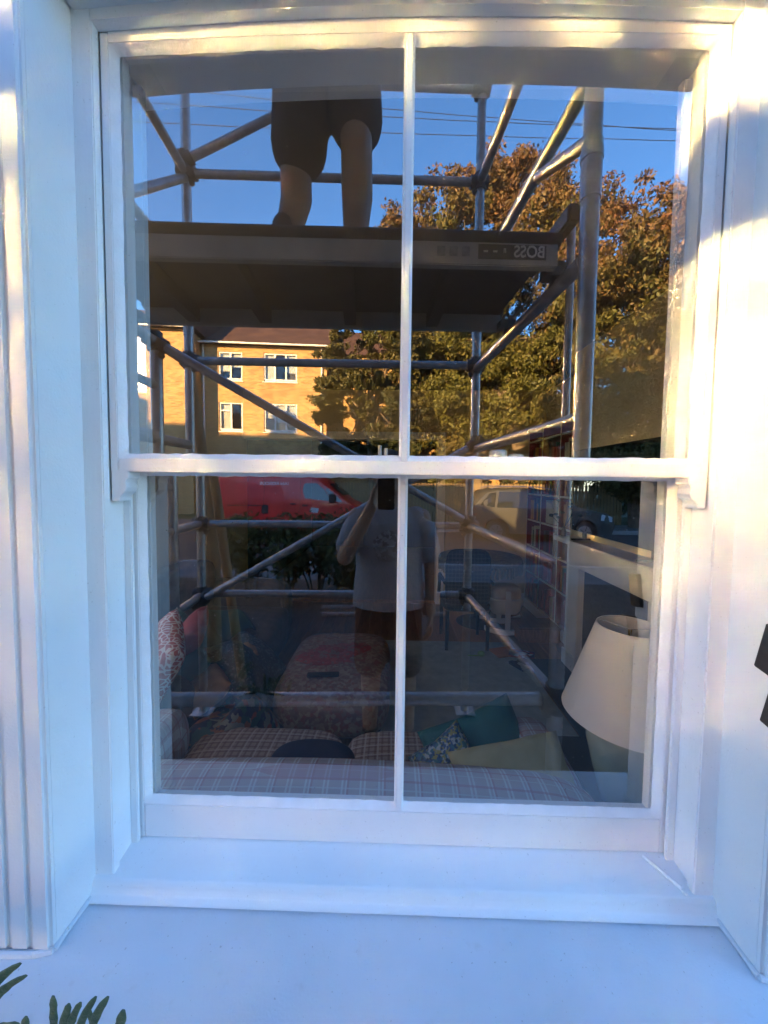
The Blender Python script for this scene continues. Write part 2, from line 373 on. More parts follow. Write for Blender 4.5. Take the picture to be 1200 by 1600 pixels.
# ------------------------------------------------------------------ the sash window
win = thing('sash_window', 'white painted two over two box sash window', 'window', (0, 0, C - 0.82))
SX = 0.592                    # half width of a sash
# outer linings
for s in (-1, 1):
    x0, x1 = sorted((s * SX, s * (HW + 0.004)))
    w = MB(); w.box((x0, -0.034, C - 0.845), (x1, -0.0153, C + 0.875)); part('outer_lining', w, PAINT, win, bevel=0.002)
    x0, x1 = sorted((s * (SX + 0.006), s * (HW - 0.001)))
    w = MB(); w.box((x0, -0.0155, C - 0.845), (x1, 0.12, C + 0.90)); part('pulley_stile', w, PAINT, win, bevel=0.001)
    x0, x1 = sorted((s * (SX - 0.010), s * (SX + 0.006)))
    w = MB(); w.box((x0, 0.0265, C - 0.84), (x1, 0.0355, C + 0.02)); part('parting_bead', w, PAINT, win, bevel=0.0015)
    x0, x1 = sorted((s * (SX - 0.014), s * (SX + 0.006)))
    w = MB(); w.box((x0, 0.082, C - 0.84), (x1, 0.10, C + 0.85)); part('staff_bead', w, PAINT, win, bevel=0.002)
def archstrip(mb, x0, x1, zb, zt, y0, y1, n=20):
    xs = [x0 + (x1 - x0) * i / n for i in range(n + 1)]
    vs = []
    for x in xs: vs += [(x, y0, zb(x)), (x, y1, zb(x)), (x, y1, zt(x)), (x, y0, zt(x))]
    fs = []
    for i in range(n):
        a = 4 * i; b = a + 4
        for k in range(4): fs.append((a + k, a + (k + 1) % 4, b + (k + 1) % 4, b + k))
    fs += [(0, 1, 2, 3), tuple(4 * n + k for k in (3, 2, 1, 0))]
    mb.add(vs, fs)
w = MB(); archstrip(w, -SX, SX, lambda x: arch(x, C + 0.842, 0.022), lambda x: arch(x, C + 0.874, 0.034), -0.034, -0.0153)
part('head_lining', w, PAINT, win, smooth=True)
w = MB(); w.box((-HW + 0.002, -0.0155, C + 0.868), (HW - 0.002, 0.12, C + 0.91)); part('head', w, PAINT, win)
w = MB(); w.prism([(0.10, C - 0.808), (0.10, C - 0.857), (-0.062, C - 0.8575), (-0.051, C - 0.8550), (-0.0455, C - 0.849), (-0.044, C - 0.838), (-0.042, C - 0.830), (-0.036, C - 0.8255)], -HW - 0.003, HW + 0.003, 'x')
part('timber_sill', w, PAINTH, win, bevel=0.0015, smooth=True)
w = MB(); w.path([(0.535, 0.03, C - 0.813), (0.572, -0.03, C - 0.817), (0.60, -0.04, C - 0.852), (0.625, -0.05, C - 0.857)], [0.003, 0.004, 0.004, 0.004], 8); part('paint_drip', w, PAINT, win, smooth=True)

def putty_loop(mb, pts_out, pts_in, yo, yi, jit=0.0011):
    """chamfered putty between the sash front edge (out) and the glass (in); lines are (x, z) lists"""
    n = len(pts_out); vs = []
    for (xo, zo), (xi, zi) in zip(pts_out, pts_in):
        j = random.uniform(-jit, jit); k = random.uniform(-jit, jit)
        vs += [(xo, yo, zo), ((xo * 0.35 + xi * 0.65) + j * 0.4, yo * 0.45 + yi * 0.55 - 0.001, (zo * 0.35 + zi * 0.65) + k * 0.4), (xi + j, yi, zi + k)]
    fs = []
    for i in range(n):
        a = 3 * i; b = 3 * ((i + 1) % n)
        fs += [(a, b, b + 1, a + 1), (a + 1, b + 1, b + 2, a + 2)]
    mb.add(vs, fs)
def loop(x0, x1, z0, ztop, n=34):
    """perimeter, anticlockwise from bottom left; ztop(x) is the upper edge"""
    p = [(x0 + (x1 - x0) * i / n, z0) for i in range(n)]
    p += [(x1, z0 + (ztop(x1) - z0) * i / n) for i in range(n)]
    p += [(x1 + (x0 - x1) * i / n, ztop(x1 + (x0 - x1) * i / n)) for i in range(n)]
    p += [(x0, ztop(x0) + (z0 - ztop(x0)) * i / n) for i in range(n)]
    return p
def make_sash(name, yf, yg, yb, zb_rail, zg0, ztop_glass, ztop_rail, horns, stz0):
    """yf front, yg glass, yb back; zb_rail bottom of the bottom rail; zg0 glass bottom"""
    s = part(name, MB().box((-SX + 0.004, yg + 0.006, zb_rail + 0.002), (-SX + 0.03, yb, ztop_rail(SX) - 0.004)), PAINT, win)   # back of the left stile carries the sash
    gx = 0.563; px_ = 0.012; bar = 0.0095
    for sg in (-1, 1):
        a, b = sorted((sg * (gx + px_), sg * (SX - 0.0007)))
        m = MB(); m.box((a, yf, stz0), (b, yg + 0.005, ztop_rail(SX) - 0.003)); part('stile', m, PAINT, s, bevel=0.0015)
        if sg == 1:
            m = MB(); m.box((SX - 0.03, yg + 0.006, zb_rail + 0.002), (SX - 0.004, yb, ztop_rail(SX) - 0.004)); part('stile', m, PAINT, s)
    xi = gx + px_ - 0.0003
    m = MB(); m.box((-xi, yf, zb_rail), (xi, yb, zg0 - px_)); part('bottom_rail', m, PAINTH, s, bevel=0.002)
    m = MB(); archstrip(m, -xi, xi, lambda x: ztop_glass(x) + px_, ztop_rail, yf + 0.0002, yb); part('top_rail', m, PAINTH, s)
    m = MB(); m.prism([(-0.0055, yf + 0.001), (0.0055, yf + 0.001), (bar + 0.001, yg - 0.003), (bar + 0.001, yg - 0.0008), (-bar - 0.001, yg - 0.0008), (-bar - 0.001, yg - 0.003)], zg0 - px_ + 0.0005, ztop_glass(0) + px_, 'z')
    m.box((-0.006, yg + 0.0035, zg0 - px_ + 0.0005), (0.006, yb, ztop_glass(0) + px_)); part('glazing_bar', m, PAINT, s, bevel=0.001)
    for a, b in ((-gx, -bar), (bar, gx)):
        zt = ztop_glass
        oa = a - (px_ if a < -0.1 else 0.004); ob = b + (px_ if b > 0.1 else 0.004)
        m = MB(); putty_loop(m, loop(oa, ob, zg0 - px_, lambda x: zt(x) + px_), loop(a, b, zg0, zt), yf + 0.0012, yg - 0.0006)
        part('putty', m, PUTTY, s, smooth='all')
        m = MB(); xa, xb, za, zc = a - 0.006, b + 0.006, zg0 - 0.006, zt(0) + 0.006
        m.box((xa, yg, za), (xb, yg + 0.003, zc))
        o = part('pane', m, [GLASS, CLEAR], s)
        for p in o.data.polygons: p.material_index = 0 if p.normal.y < -0.9 else 1
    if horns:
        for sg in (-1, 1):
            z = zb_rail
            prof = [(0, 0.004), (0.036, 0.004), (0.036, -0.012), (0.031, -0.014), (0.029, -0.022), (0.031, -0.032), (0.028, -0.040), (0.021, -0.046), (0.016, -0.053), (0.016, -0.060), (0, -0.060)]
            m = MB(); m.prism([(sg * (SX - 0.0015 - u), z + v) for u, v in prof], yf + 0.0004, yb - 0.004, 'y'); part('horn', m, PAINT, s, bevel=0.0012)
    return s
up = make_sash('upper_sash', -0.0150, 0.0, 0.024, C + 0.012, C + 0.050, lambda x: arch(x, C + 0.812, 0.014), lambda x: arch(x, C + 0.846, 0.018), True, C + 0.012)
lo = make_sash('lower_sash', 0.0385, 0.0535, 0.080, C - 0.814, C - 0.724, lambda x: C + 0.005 + 0 * x, lambda x: C + 0.046 + 0 * x, False, C - 0.814)
# catches on the lower sash's meeting rail
for x, lab in ((-0.045, 'white'), (0.205, 'silver')):
    m = MB()
    if lab == 'white': m.box((x - 0.012, 0.046, C + 0.0465), (x + 0.012, 0.072, C + 0.054)); m.tube((x - 0.006, 0.058, C + 0.05), (x - 0.006, 0.058, C + 0.076), 0.004); m.tube((x + 0.007, 0.06, C + 0.05), (x + 0.007, 0.06, C + 0.070), 0.004)
    else: m.lathe((x, 0.062, C + 0.0465), [(0.019, 0), (0.019, 0.018), (0.016, 0.022)], 20); m.lathe((x + 0.04, 0.066, C + 0.0465), [(0.016, 0), (0.016, 0.012), (0.012, 0.014)], 20)
    part('sash_fastener', m, flat('fastener_' + lab, (0.6, 0.6, 0.58), 0.35, 0.3), win, smooth=True)

# ------------------------------------------------------------------ the room
FL = C - 1.60                 # room floor
YB = 4.02                     # back wall
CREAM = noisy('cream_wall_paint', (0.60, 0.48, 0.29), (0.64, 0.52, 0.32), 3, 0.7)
CEIL = noisy('dimmed_ceiling_paint', (0.12, 0.11, 0.10), (0.14, 0.13, 0.115), 3, 0.8)  # darkness of the upper room put into the ceiling colour
XL, XR = -1.95, 1.92
w = MB(); w.box((XL, 0.17, FL - 0.12), (XR, YB, FL - 0.026)); floor = struct('floor', w, noisy('subfloor', (0.04, 0.025, 0.015), (0.06, 0.035, 0.02), 4, 0.9))
def plank_mat():
    m, t, b = principled('oak_floorboard', (0.2, 0.1, 0.05), 0.35, 0, 0.5)
    oi = N(t, 'ShaderNodeObjectInfo'); tc = N(t, 'ShaderNodeTexCoord'); mp = N(t, 'ShaderNodeMapping'); mp.inputs['Scale'].default_value = (30, 2, 10)
    t.links.new(tc.outputs['Object'], mp.inputs[0]); n = N(t, 'ShaderNodeTexNoise'); n.inputs['Scale'].default_value = 1.5; n.inputs['Detail'].default_value = 6; t.links.new(mp.outputs[0], n.inputs['Vector'])
    a = N(t, 'ShaderNodeMath', operation='MULTIPLY_ADD'); t.links.new(oi.outputs['Random'], a.inputs[0]); a.inputs[1].default_value = 0.5; t.links.new(n.outputs['Fac'], a.inputs[2])
    r = ramp(t, [(0.35, (0.14, 0.065, 0.028)), (1.0, (0.34, 0.17, 0.08))]); t.links.new(a.outputs[0], r.inputs[0]); t.links.new(r.outputs[0], b.inputs['Base Color']); return m
PLANK = plank_mat()
pm = MB().box((0, 0, -0.025), (0.128, YB - 0.175, 0)).mesh('plank', [PLANK], 0.002)
k = 0; x = XL + 0.004
while x < XR - 0.13:
    o = link('plank', pm, floor); o.location = (x, 0.172, FL); x += 0.1305
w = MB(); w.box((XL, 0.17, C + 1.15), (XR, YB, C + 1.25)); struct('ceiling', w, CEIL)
OX = 0.66                     # left of here: added opening into an unlit rear room, keeping the back dark
w = MB(); w.box((OX, YB, FL - 0.12), (XR, YB + 0.12, C + 1.25)); w.box((XL, YB, C + 0.62), (OX, YB + 0.12, C + 1.25)); struct('wall_back', w, CREAM)
DIM = noisy('rear_room_dark_brown', (0.10, 0.075, 0.055), (0.13, 0.10, 0.07), 3, 0.8)  # unlit look put into the wall colour of the added room
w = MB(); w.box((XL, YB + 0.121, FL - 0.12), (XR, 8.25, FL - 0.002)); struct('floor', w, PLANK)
w = MB(); w.box((XL, 8.1, FL), (XR, 8.25, C + 1.15)); struct('wall_added_rear_room', w, DIM)
w = MB(); w.box((XL - 0.1, YB + 0.121, FL), (XL - 0.001, 8.1, C + 1.15)); struct('wall_added_rear_room', w, DIM)
w = MB(); w.box((XR + 0.001, YB + 0.121, FL), (XR + 0.1, 8.1, C + 1.15)); struct('wall_added_rear_room', w, DIM)
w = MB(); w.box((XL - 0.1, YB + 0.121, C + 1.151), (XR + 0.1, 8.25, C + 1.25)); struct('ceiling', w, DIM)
w = MB(); w.box((OX - 0.10, YB - 0.02, FL), (OX - 0.001, YB + 0.14, C + 0.619)); w.box((XL, YB - 0.02, C + 0.52), (OX - 0.10, YB + 0.14, C + 0.619)); struct('door_architrave', w, PAINT)
struct('wall_left', holed(MB(), XL - 0.12, XL, 0.17, YB + 0.12, FL - 0.12, C + 1.25), CREAM)
w = MB(); w.box((XR, 0.17, FL - 0.12), (XR + 0.12, YB + 0.12, C + 1.25)); struct('wall_right', w, CREAM)
for nm, a, b in (('skirting_board', (OX, YB - 0.018, FL), (XR - 0.2, YB - 0.0005, FL + 0.16)),):
    w = MB(); w.box(a, b); struct(nm, w, PAINT, bevel=0.003)
# window board and inner lining
w = MB(); w.box((-0.62, 0.122, C - 0.84), (0.62, 0.165, C - 0.815)); struct('window_board', w, PAINT, bevel=0.006)
# chimney breast, fireplace surround
cb0, cb1 = 1.05, 2.62         # y extent
MW = noisy('cream_plaster_breast', (0.60, 0.48, 0.29), (0.64, 0.52, 0.32), 3, 0.7)
w = MB(); w.box((1.60, cb0, FL), (XR, cb1, C + 1.15)); struct('chimney_breast', w, MW)
MARB = noisy('pale_stone_surround', (0.58, 0.55, 0.50), (0.68, 0.65, 0.60), 6, 0.35)
fp = thing('fireplace', 'pale stone fireplace surround with dark opening on the right wall', 'fireplace', (1.5, 1.85, FL))
w = MB(); w.box((1.40, 1.18, C - 0.50), (1.599, 2.52, C - 0.465)); part('mantel_shelf', w, MARB, fp, bevel=0.006)
for a, b in ((1.24, 1.44), (2.26, 2.46)):
    w = MB(); w.box((1.50, a, FL), (1.599, b, C - 0.70)); w.box((1.485, a - 0.01, FL), (1.5, b + 0.01, FL + 0.16)); part('pilaster', w, MARB, fp, bevel=0.004)
w = MB(); w.box((1.50, 1.24, C - 0.699), (1.599, 2.46, C - 0.501)); part('frieze', w, MARB, fp, bevel=0.004)
w = MB(); w.box((1.55, 1.441, FL), (1.598, 2.259, C - 0.701)); part('fire_insert', w, IRON, fp, bevel=0.004)
w = MB()
for i in range(6): w.box((1.535, 1.56 + i * 0.1, FL + 0.1), (1.549, 1.58 + i * 0.1, FL + 0.32))
w.box((1.53, 1.5, FL + 0.32), (1.549, 2.2, FL + 0.35)); part('grate', w, IRON, fp)
SLATEH = noisy('slate_hearth', (0.03, 0.032, 0.036), (0.05, 0.05, 0.055), 8, 0.4)
w = MB(); w.box((1.18, 1.2, FL + 0.001), (1.499, 2.5, FL + 0.03)); part('hearth', w, SLATEH, fp, bevel=0.004)
# television on the mantel
tv = thing('television', 'black flat screen television standing on the mantel shelf', 'television', (1.5, 1.9, C - 0.465))
w = MB(); w.box((1.515, 1.28, C - 0.40), (1.555, 2.43, C + 0.27)); part('screen', w, flat('tv_screen', (0.008, 0.008, 0.01), 0.08, 0, 0.6), tv, bevel=0.004)
for yy in (1.45, 2.25):
    w = MB(); w.box((1.43, yy - 0.012, C - 0.464), (1.58, yy + 0.012, C - 0.45)); w.box((1.525, yy - 0.02, C - 0.45), (1.545, yy + 0.02, C - 0.40)); part('foot', w, BLACKP, tv, bevel=0.003)
# vase with dark leaves at the far end of the mantel
v = thing('leafy_sprig', 'small dark leafy sprig in a bud vase at the far end of the mantel', 'plant', (1.47, 2.47, C - 0.465))
w = MB(); w.lathe((1.47, 2.47, C - 0.465), [(0.02, 0), (0.028, 0.03), (0.012, 0.07), (0.014, 0.08)], 14); part('vase', w, flat('dark_vase', (0.05, 0.04, 0.035), 0.3), v, smooth=True)
w = MB()
for i in range(14):
    a = random.uniform(0, 6.28); p = Vector((1.47, 2.47, C - 0.40)); q = p + Vector((0.10 * math.cos(a), 0.12 * math.sin(a), random.uniform(0.06, 0.26)))
    w.tube(p, q, 0.002, 0.001, 5); w.sphere(q, (0.022, 0.02, 0.012), 6, 4)
part('leaf_spray', w, flat('dark_leaf', (0.03, 0.035, 0.02), 0.6), v)
# bookcase in the far alcove
DRED = noisy('dark_red_bookcase', (0.18, 0.022, 0.022), (0.23, 0.03, 0.028), 6, 0.5)
SHLF = flat('pale_shelf_edge', (0.60, 0.52, 0.42), 0.5)
bc = thing('bookcase', 'dark red built in bookcase in the alcove beyond the fireplace', 'bookcase', (1.8, 3.3, FL))
by0, by1 = 2.64, 3.98
w = MB(); w.box((1.89, by0, FL + 0.12), (XR - 0.002, by1, C + 0.62)); part('back_panel', w, DRED, bc)
w = MB(); w.box((1.70, by0, FL), (XR - 0.002, by1, FL + 0.119)); part('plinth', w, PAINT, bc, bevel=0.003)
shelf_z = [FL + 0.12, FL + 0.47, FL + 0.80, FL + 1.12, FL + 1.44, FL + 1.76, FL + 2.08]
for z in shelf_z:
    w = MB(); w.box((1.70, by0 + 0.002, z + 0.001), (1.889, by1 - 0.002, z + 0.022)); part('shelf', w, [DRED, SHLF], bc)
    o = bc.children[-1]
    for p in o.data.polygons: p.material_index = 1 if p.normal.x < -0.9 else 0
for y in (by0, 3.08, 3.53, by1 - 0.024):
    w = MB(); w.box((1.695, y, FL + 0.12), (1.889, y + 0.022, C + 0.62)); o = part('upright', w, [DRED, SHLF], bc)
    for p in o.data.polygons: p.material_index = 1 if p.normal.x < -0.9 else 0
w = MB(); w.box((1.68, by0, C + 0.62), (XR - 0.002, by1, C + 0.66)); part('cornice', w, PAINT, bc, bevel=0.004)
bcols = {'orange': (0.50, 0.24, 0.04), 'maroon': (0.20, 0.025, 0.03), 'cream': (0.5, 0.44, 0.32), 'crimson': (0.26, 0.02, 0.03), 'green': (0.04, 0.10, 0.06), 'red': (0.36, 0.035, 0.03), 'plum': (0.12, 0.03, 0.06), 'black': (0.02, 0.02, 0.02), 'brown': (0.14, 0.07, 0.04)}
bmats = {k: flat('book_' + k, c, 0.5) for k, c in bcols.items()}
ords = ['bottom', 'second lowest', 'third lowest', 'fourth lowest', 'fifth lowest', 'top']
bk = MB().box((-0.07, 0, 0), (0.07, 1, 1)).mesh('book', [bmats['brown']], 0)
bkm = {}
for c in bcols:
    me = bk.copy(); me.materials.clear(); me.materials.append(bmats[c]); bkm[c] = me
for si, z in enumerate(shelf_z[:-1]):
    for bi, (a, b) in enumerate(((by0 + 0.03, 3.07), (3.11, 3.52), (3.56, by1 - 0.03))):
        y = a; last = None
        bayn = ('near', 'middle', 'far')[bi]
        dom = random.choice(list(bcols))
        while y < b - 0.06:
            wd = random.uniform(0.022, 0.05); c = random.choice(list(bcols)) if random.random() < 0.6 else dom
            o = link('book', bkm[c]); o.location = (1.79 + random.uniform(-0.01, 0.015), y, z + 0.0225); o.scale = (1, wd, random.uniform(0.19, 0.27))
            tag(o, f'{c} book in the {bayn} bay of the {ords[si]} bookcase shelf', 'book', f'{c} books, {bayn} bay, {ords[si]} shelf')
            y += wd + 0.0015
            if random.random() < 0.06: y += 0.06
# rug
RUG = noisy('grey_green_rug', (0.30, 0.34, 0.32), (0.38, 0.42, 0.40), 14, 0.95, 0.4, 300)
w = MB(); w.box((-0.2, 1.25, FL + 0.001), (1.17, 2.86, FL + 0.014)); solo('rug', w, RUG, 'plain grey green rug on the floorboards before the fireplace', 'rug', bevel=0.004)
# toys and magazines on the rug
def flatbook(px, py, rot, sx, sy, col, name, label, cat):
    p = inn(px, py, 1.585 * F / (py - 751)); m = MB(); M = Matrix.Translation((p.x, p.y, FL + 0.015)) @ Matrix.Rotation(rot, 4, 'Z')
    m.box((-sx / 2, -sy / 2, 0), (sx / 2, sy / 2, 0.014), M); return solo(name, m, col, label, cat, bevel=0.002)
def patch_mat(name, cols, scale):
    m, t, b = principled(name, cols[0], 0.5); tc = N(t, 'ShaderNodeTexCoord'); vo = N(t, 'ShaderNodeTexVoronoi'); vo.inputs['Scale'].default_value = scale
    ns = N(t, 'ShaderNodeTexNoise'); ns.inputs['Scale'].default_value = scale * 0.9; ns.inputs['Detail'].default_value = 4; t.links.new(tc.outputs['Object'], ns.inputs['Vector'])
    sv = N(t, 'ShaderNodeVectorMath', operation='SCALE'); sv.inputs['Scale'].default_value = 1.6 / scale; t.links.new(ns.outputs['Color'], sv.inputs[0])
    av = N(t, 'ShaderNodeVectorMath', operation='ADD'); t.links.new(tc.outputs['Object'], av.inputs[0]); t.links.new(sv.outputs[0], av.inputs[1])
    t.links.new(av.outputs[0], vo.inputs['Vector']); sp = N(t, 'ShaderNodeSeparateColor'); t.links.new(vo.outputs['Color'], sp.inputs[0])
    n = len(cols); r = ramp(t, [(i / n, c) for i, c in enumerate(cols)], 'CONSTANT'); t.links.new(sp.outputs[0], r.inputs[0]); t.links.new(r.outputs[0], b.inputs['Base Color']); return m
flatbook(788, 1022, 0.3, 0.22, 0.17, flat('orange_cover', (0.4, 0.13, 0.03), 0.4), 'picture_book', 'orange picture book lying at the far edge of the rug', 'book')
flatbook(815, 1025, -0.4, 0.22, 0.16, patch_mat('busy_cover', [(0.02, 0.02, 0.12), (0.5, 0.5, 0.5), (0.3, 0.03, 0.03), (0.05, 0.05, 0.1)], 26), 'comic_book', 'blue and red patterned comic lying beside the orange book', 'book')
flatbook(820, 1040, 0.5, 0.24, 0.17, patch_mat('dark_cover', [(0.02, 0.02, 0.03), (0.04, 0.04, 0.06), (0.4, 0.4, 0.42)], 14), 'magazine', 'black and white magazine lying on the rug', 'magazine')
flatbook(843, 1046, 0.05, 0.20, 0.16, patch_mat('lilac_cover', [(0.22, 0.24, 0.38), (0.12, 0.14, 0.3), (0.4, 0.4, 0.45)], 14), 'magazine', 'pale blue magazine on the rug nearest the hearth', 'magazine')
p = inn(752, 1018, 3.3); w = MB(); w.sphere((p.x, p.y, FL + 0.04), (0.035, 0.03, 0.025), 10, 7); w.box((p.x - 0.12, p.y - 0.004, FL + 0.018), (p.x - 0.02, p.y + 0.004, FL + 0.026))
solo('toy_rattle', w, flat('lime_plastic', (0.16, 0.3, 0.06), 0.4), 'small lime green toy on the far edge of the rug', 'toy', smooth=True)
p = inn(838, 990, 3.78); tb = thing('wooden_box', 'low varnished wooden box on the floor by the bookcase', 'box', (p.x, p.y, FL))
w = MB(); w.box((p.x - 0.22, p.y - 0.14, FL + 0.001), (p.x + 0.18, p.y + 0.14, FL + 0.13)); part('body', w, PLANK, tb, bevel=0.004)
w = MB(); w.box((p.x - 0.23, p.y - 0.15, FL + 0.131), (p.x + 0.19, p.y + 0.15, FL + 0.15)); part('lid', w, PLANK, tb, bevel=0.005)

# fabrics
def plaid(name, base, lines, scale, coordrot=0.0):
    m, t, b = principled(name, base, 0.9, 0, 0.15); tc = N(t, 'ShaderNodeTexCoord'); sp = N(t, 'ShaderNodeSeparateXYZ'); t.links.new(tc.outputs['Object'], sp.inputs[0])
    cur = None
    for ax, freq, width, col, off, fac in lines:
        f = N(t, 'ShaderNodeMath', operation='MULTIPLY_ADD'); f.inputs[1].default_value = freq; f.inputs[2].default_value = off
        t.links.new(sp.outputs[ax], f.inputs[0])
        fr = N(t, 'ShaderNodeMath', operation='FRACT'); t.links.new(f.outputs[0], fr.inputs[0])
        lt = N(t, 'ShaderNodeMath', operation='LESS_THAN'); t.links.new(fr.outputs[0], lt.inputs[0]); lt.inputs[1].default_value = width
        mu = N(t, 'ShaderNodeMath', operation='MULTIPLY'); t.links.new(lt.outputs[0], mu.inputs[0]); mu.inputs[1].default_value = fac
        mx = N(t, 'ShaderNodeMix', data_type='RGBA'); t.links.new(mu.outputs[0], mx.inputs['Factor'])
        if cur is None: mx.inputs['A'].default_value = (*base, 1)
        else: t.links.new(cur, mx.inputs['A'])
        mx.inputs['B'].default_value = (*col, 1); cur = mx.outputs['Result']
    t.links.new(cur, b.inputs['Base Color'])
    n2 = N(t, 'ShaderNodeTexNoise'); n2.inputs['Scale'].default_value = 500; t.links.new(tc.outputs['Object'], n2.inputs['Vector'])
    bp = N(t, 'ShaderNodeBump'); bp.inputs['Strength'].default_value = 0.25; bp.inputs['Distance'].default_value = 0.002; t.links.new(n2.outputs['Fac'], bp.inputs['Height']); t.links.new(bp.outputs[0], b.inputs['Normal'])
    return m
PLAID = plaid('pink_grey_plaid', (0.40, 0.34, 0.33), [('X', 19, 0.10, (0.52, 0.56, 0.55), 0, 0.8), ('X', 19, 0.10, (0.52, 0.56, 0.55), 0.78, 0.8), ('X', 9.5, 0.06, (0.35, 0.16, 0.17), 0.35, 0.6),
              ('Y', 18, 0.12, (0.34, 0.13, 0.15), 0.1, 0.55), ('Y', 18, 0.06, (0.5, 0.54, 0.53), 0.5, 0.6), ('Z', 13, 0.10, (0.34, 0.13, 0.15), 0.2, 0.5)], 1)
BPLAID = plaid('brown_check', (0.34, 0.25, 0.20), [('X', 36, 0.3, (0.16, 0.10, 0.09), 0, 0.6), ('Y', 36, 0.3, (0.16, 0.10, 0.09), 0, 0.6), ('X', 18, 0.12, (0.45, 0.38, 0.33), 0.3, 0.7), ('Y', 18, 0.12, (0.45, 0.38, 0.33), 0.3, 0.7)], 1)
def soft_box(mb, a, b, n=10, p=4.0, bulge=0.0):
    """rounded upholstery block (superellipsoid-like)"""
    a = Vector(a); b = Vector(b); c = (a + b) / 2; h = (b - a) / 2
    bm = bmesh.new(); bmesh.ops.create_cube(bm, size=2); bmesh.ops.subdivide_edges(bm, edges=bm.edges, cuts=n, use_grid_fill=True)
    for v_ in bm.verts:
        d = v_.co; L = (abs(d.x) ** p + abs(d.y) ** p + abs(d.z) ** p) ** (1 / p); q = d / L
        v_.co = c + Vector((q.x * h.x, q.y * h.y, q.z * h.z * (1 + bulge * (1 - q.x ** 2) * (1 - q.y ** 2))))
    bm.verts.index_update(); vs = [v_.co.copy() for v_ in bm.verts]; fs = [[v_.index for v_ in f.verts] for f in bm.faces]; bm.free()
    return mb.add(vs, fs)
def cushion_mesh(name, sx, sy, th, mat, pipe=None):
    n = 18; m = MB(); vs = []; 
    for side in (1, -1):
        for j in range(n + 1):
            for i in range(n + 1):
                u = 2 * i / n - 1; v_ = 2 * j / n - 1
                pin = 1 - 0.10 * (1 - abs(v_)) * abs(u) ** 3 ; pin2 = 1 - 0.10 * (1 - abs(u)) * abs(v_) ** 3
                h = ((1 - u ** 4) * (1 - v_ ** 4)) ** 0.55
                wr = 0.05 * math.sin(7 * u + 3 * v_) * (1 - h) * h * 4
                vs.append((u * sx / 2 * pin, v_ * sy / 2 * pin2, side * th / 2 * (h + wr * 0.4)))
    fs = []
    K = (n + 1) ** 2
    for s_ in (0, 1):
        for j in range(n):
            for i in range(n):
                a = s_ * K + j * (n + 1) + i; q = (a, a + 1, a + n + 2, a + n + 1); fs.append(q if s_ == 0 else q[::-1])
    m.add(vs, fs); me = m.mesh(name, mat if isinstance(mat, list) else [mat], smooth='all')
    bm = bmesh.new(); bm.from_mesh(me); bmesh.ops.remove_doubles(bm, verts=bm.verts, dist=1e-4); bm.to_mesh(me); bm.free()
    me.polygons.foreach_set('use_smooth', [True] * len(me.polygons)); return me
def cushion(label, loc, rot, sx, sy, th, mat, name='cushion', group=None):
    o = link(name, cushion_mesh(name, sx, sy, th, mat)); o.location = loc; o.rotation_euler = rot
    return tag(o, label, 'cushion', group)
# sofa with its back to the window
sf = thing('sofa', 'pink and grey plaid sofa with its curved back against the window', 'sofa', (-0.2, 0.7, FL))
def sofa_back():
    m = MB(); rs = []; n = 40
    for i in range(n + 1):
        x = -1.05 + 1.68 * i / n
        zt = C - 0.862 - 0.04 * ((x + 0.20) / 0.8) ** 2 - (0.05 * max(0, (x - 0.42) / 0.2) ** 2)
        y0, y1 = 0.175, 0.43; ring = []
        e = min(1, (x + 1.05) / 0.06, (0.63 - x) / 0.06); e = max(0.02, math.sqrt(max(0, 1 - (1 - max(0, e)) ** 2)))
        for k in range(17):
            a = math.pi * k / 16; ring.append(Vector((x, (y0 + y1) / 2 - (y1 - y0) / 2 * math.cos(a) * (0.85 + 0.15 * e), zt - 0.11 + 0.11 * math.sin(a) * e)))
        ring += [Vector((x, y1 - 0.02, FL + 0.30)), Vector((x, y0 + 0.03, FL + 0.12))]
        rs.append(ring)
    return m.rings(rs)
part('backrest', sofa_back(), PLAID, sf, smooth='all')
w = MB(); soft_box(w, (-1.05, 0.25, FL + 0.10), (0.63, 0.92, FL + 0.34), 8, 10); part('base', w, PLAID, sf, smooth='all')
for a, b in ((-0.88, -0.215), (-0.21, 0.455)):
    w = MB(); soft_box(w, (a, 0.42, FL + 0.33), (b, 0.90, FL + 0.47), 12, 5, 0.25); part('seat_cushion', w, BPLAID, sf, smooth='all')
for a, b in ((-1.06, -0.885), (0.46, 0.64)):
    w = MB(); soft_box(w, (a, 0.34, FL + 0.12), (b, 0.84, FL + 0.63), 10, 4); part('arm', w, PLAID, sf, smooth='all')
for x in (-1.0, 0.57):
    for y in (0.3, 0.86):
        w = MB(); w.tube((x, y, FL + 0.001), (x, y, FL + 0.12), 0.018, 0.026); part('leg', w, flat('dark_leg', (0.03, 0.02, 0.015), 0.4), sf, smooth=True)
TEAL = noisy('teal_velvet', (0.008, 0.085, 0.085), (0.012, 0.12, 0.115), 10, 0.75)
OLIVE = noisy('olive_cream_linen', (0.40, 0.36, 0.20), (0.48, 0.44, 0.27), 14, 0.85)
BLUEPAT = patch_mat('blue_pattern_cloth', [(0.04, 0.1, 0.22), (0.35, 0.4, 0.4), (0.02, 0.05, 0.1), (0.3, 0.28, 0.1), (0.05, 0.16, 0.2)], 110)
NAVY = noisy('navy_wool', (0.008, 0.011, 0.03), (0.014, 0.018, 0.045), 20, 0.95)
cushion('teal velvet cushion leaning at the right end of the plaid sofa', inn(752, 1183, 1.42), (R(40), R(-22), R(6)), 0.42, 0.34, 0.15, TEAL)
cushion('blue and cream patterned cushion tucked under the teal one', inn(706, 1208, 1.33), (R(40), R(-34), R(10)), 0.24, 0.26, 0.10, BLUEPAT)
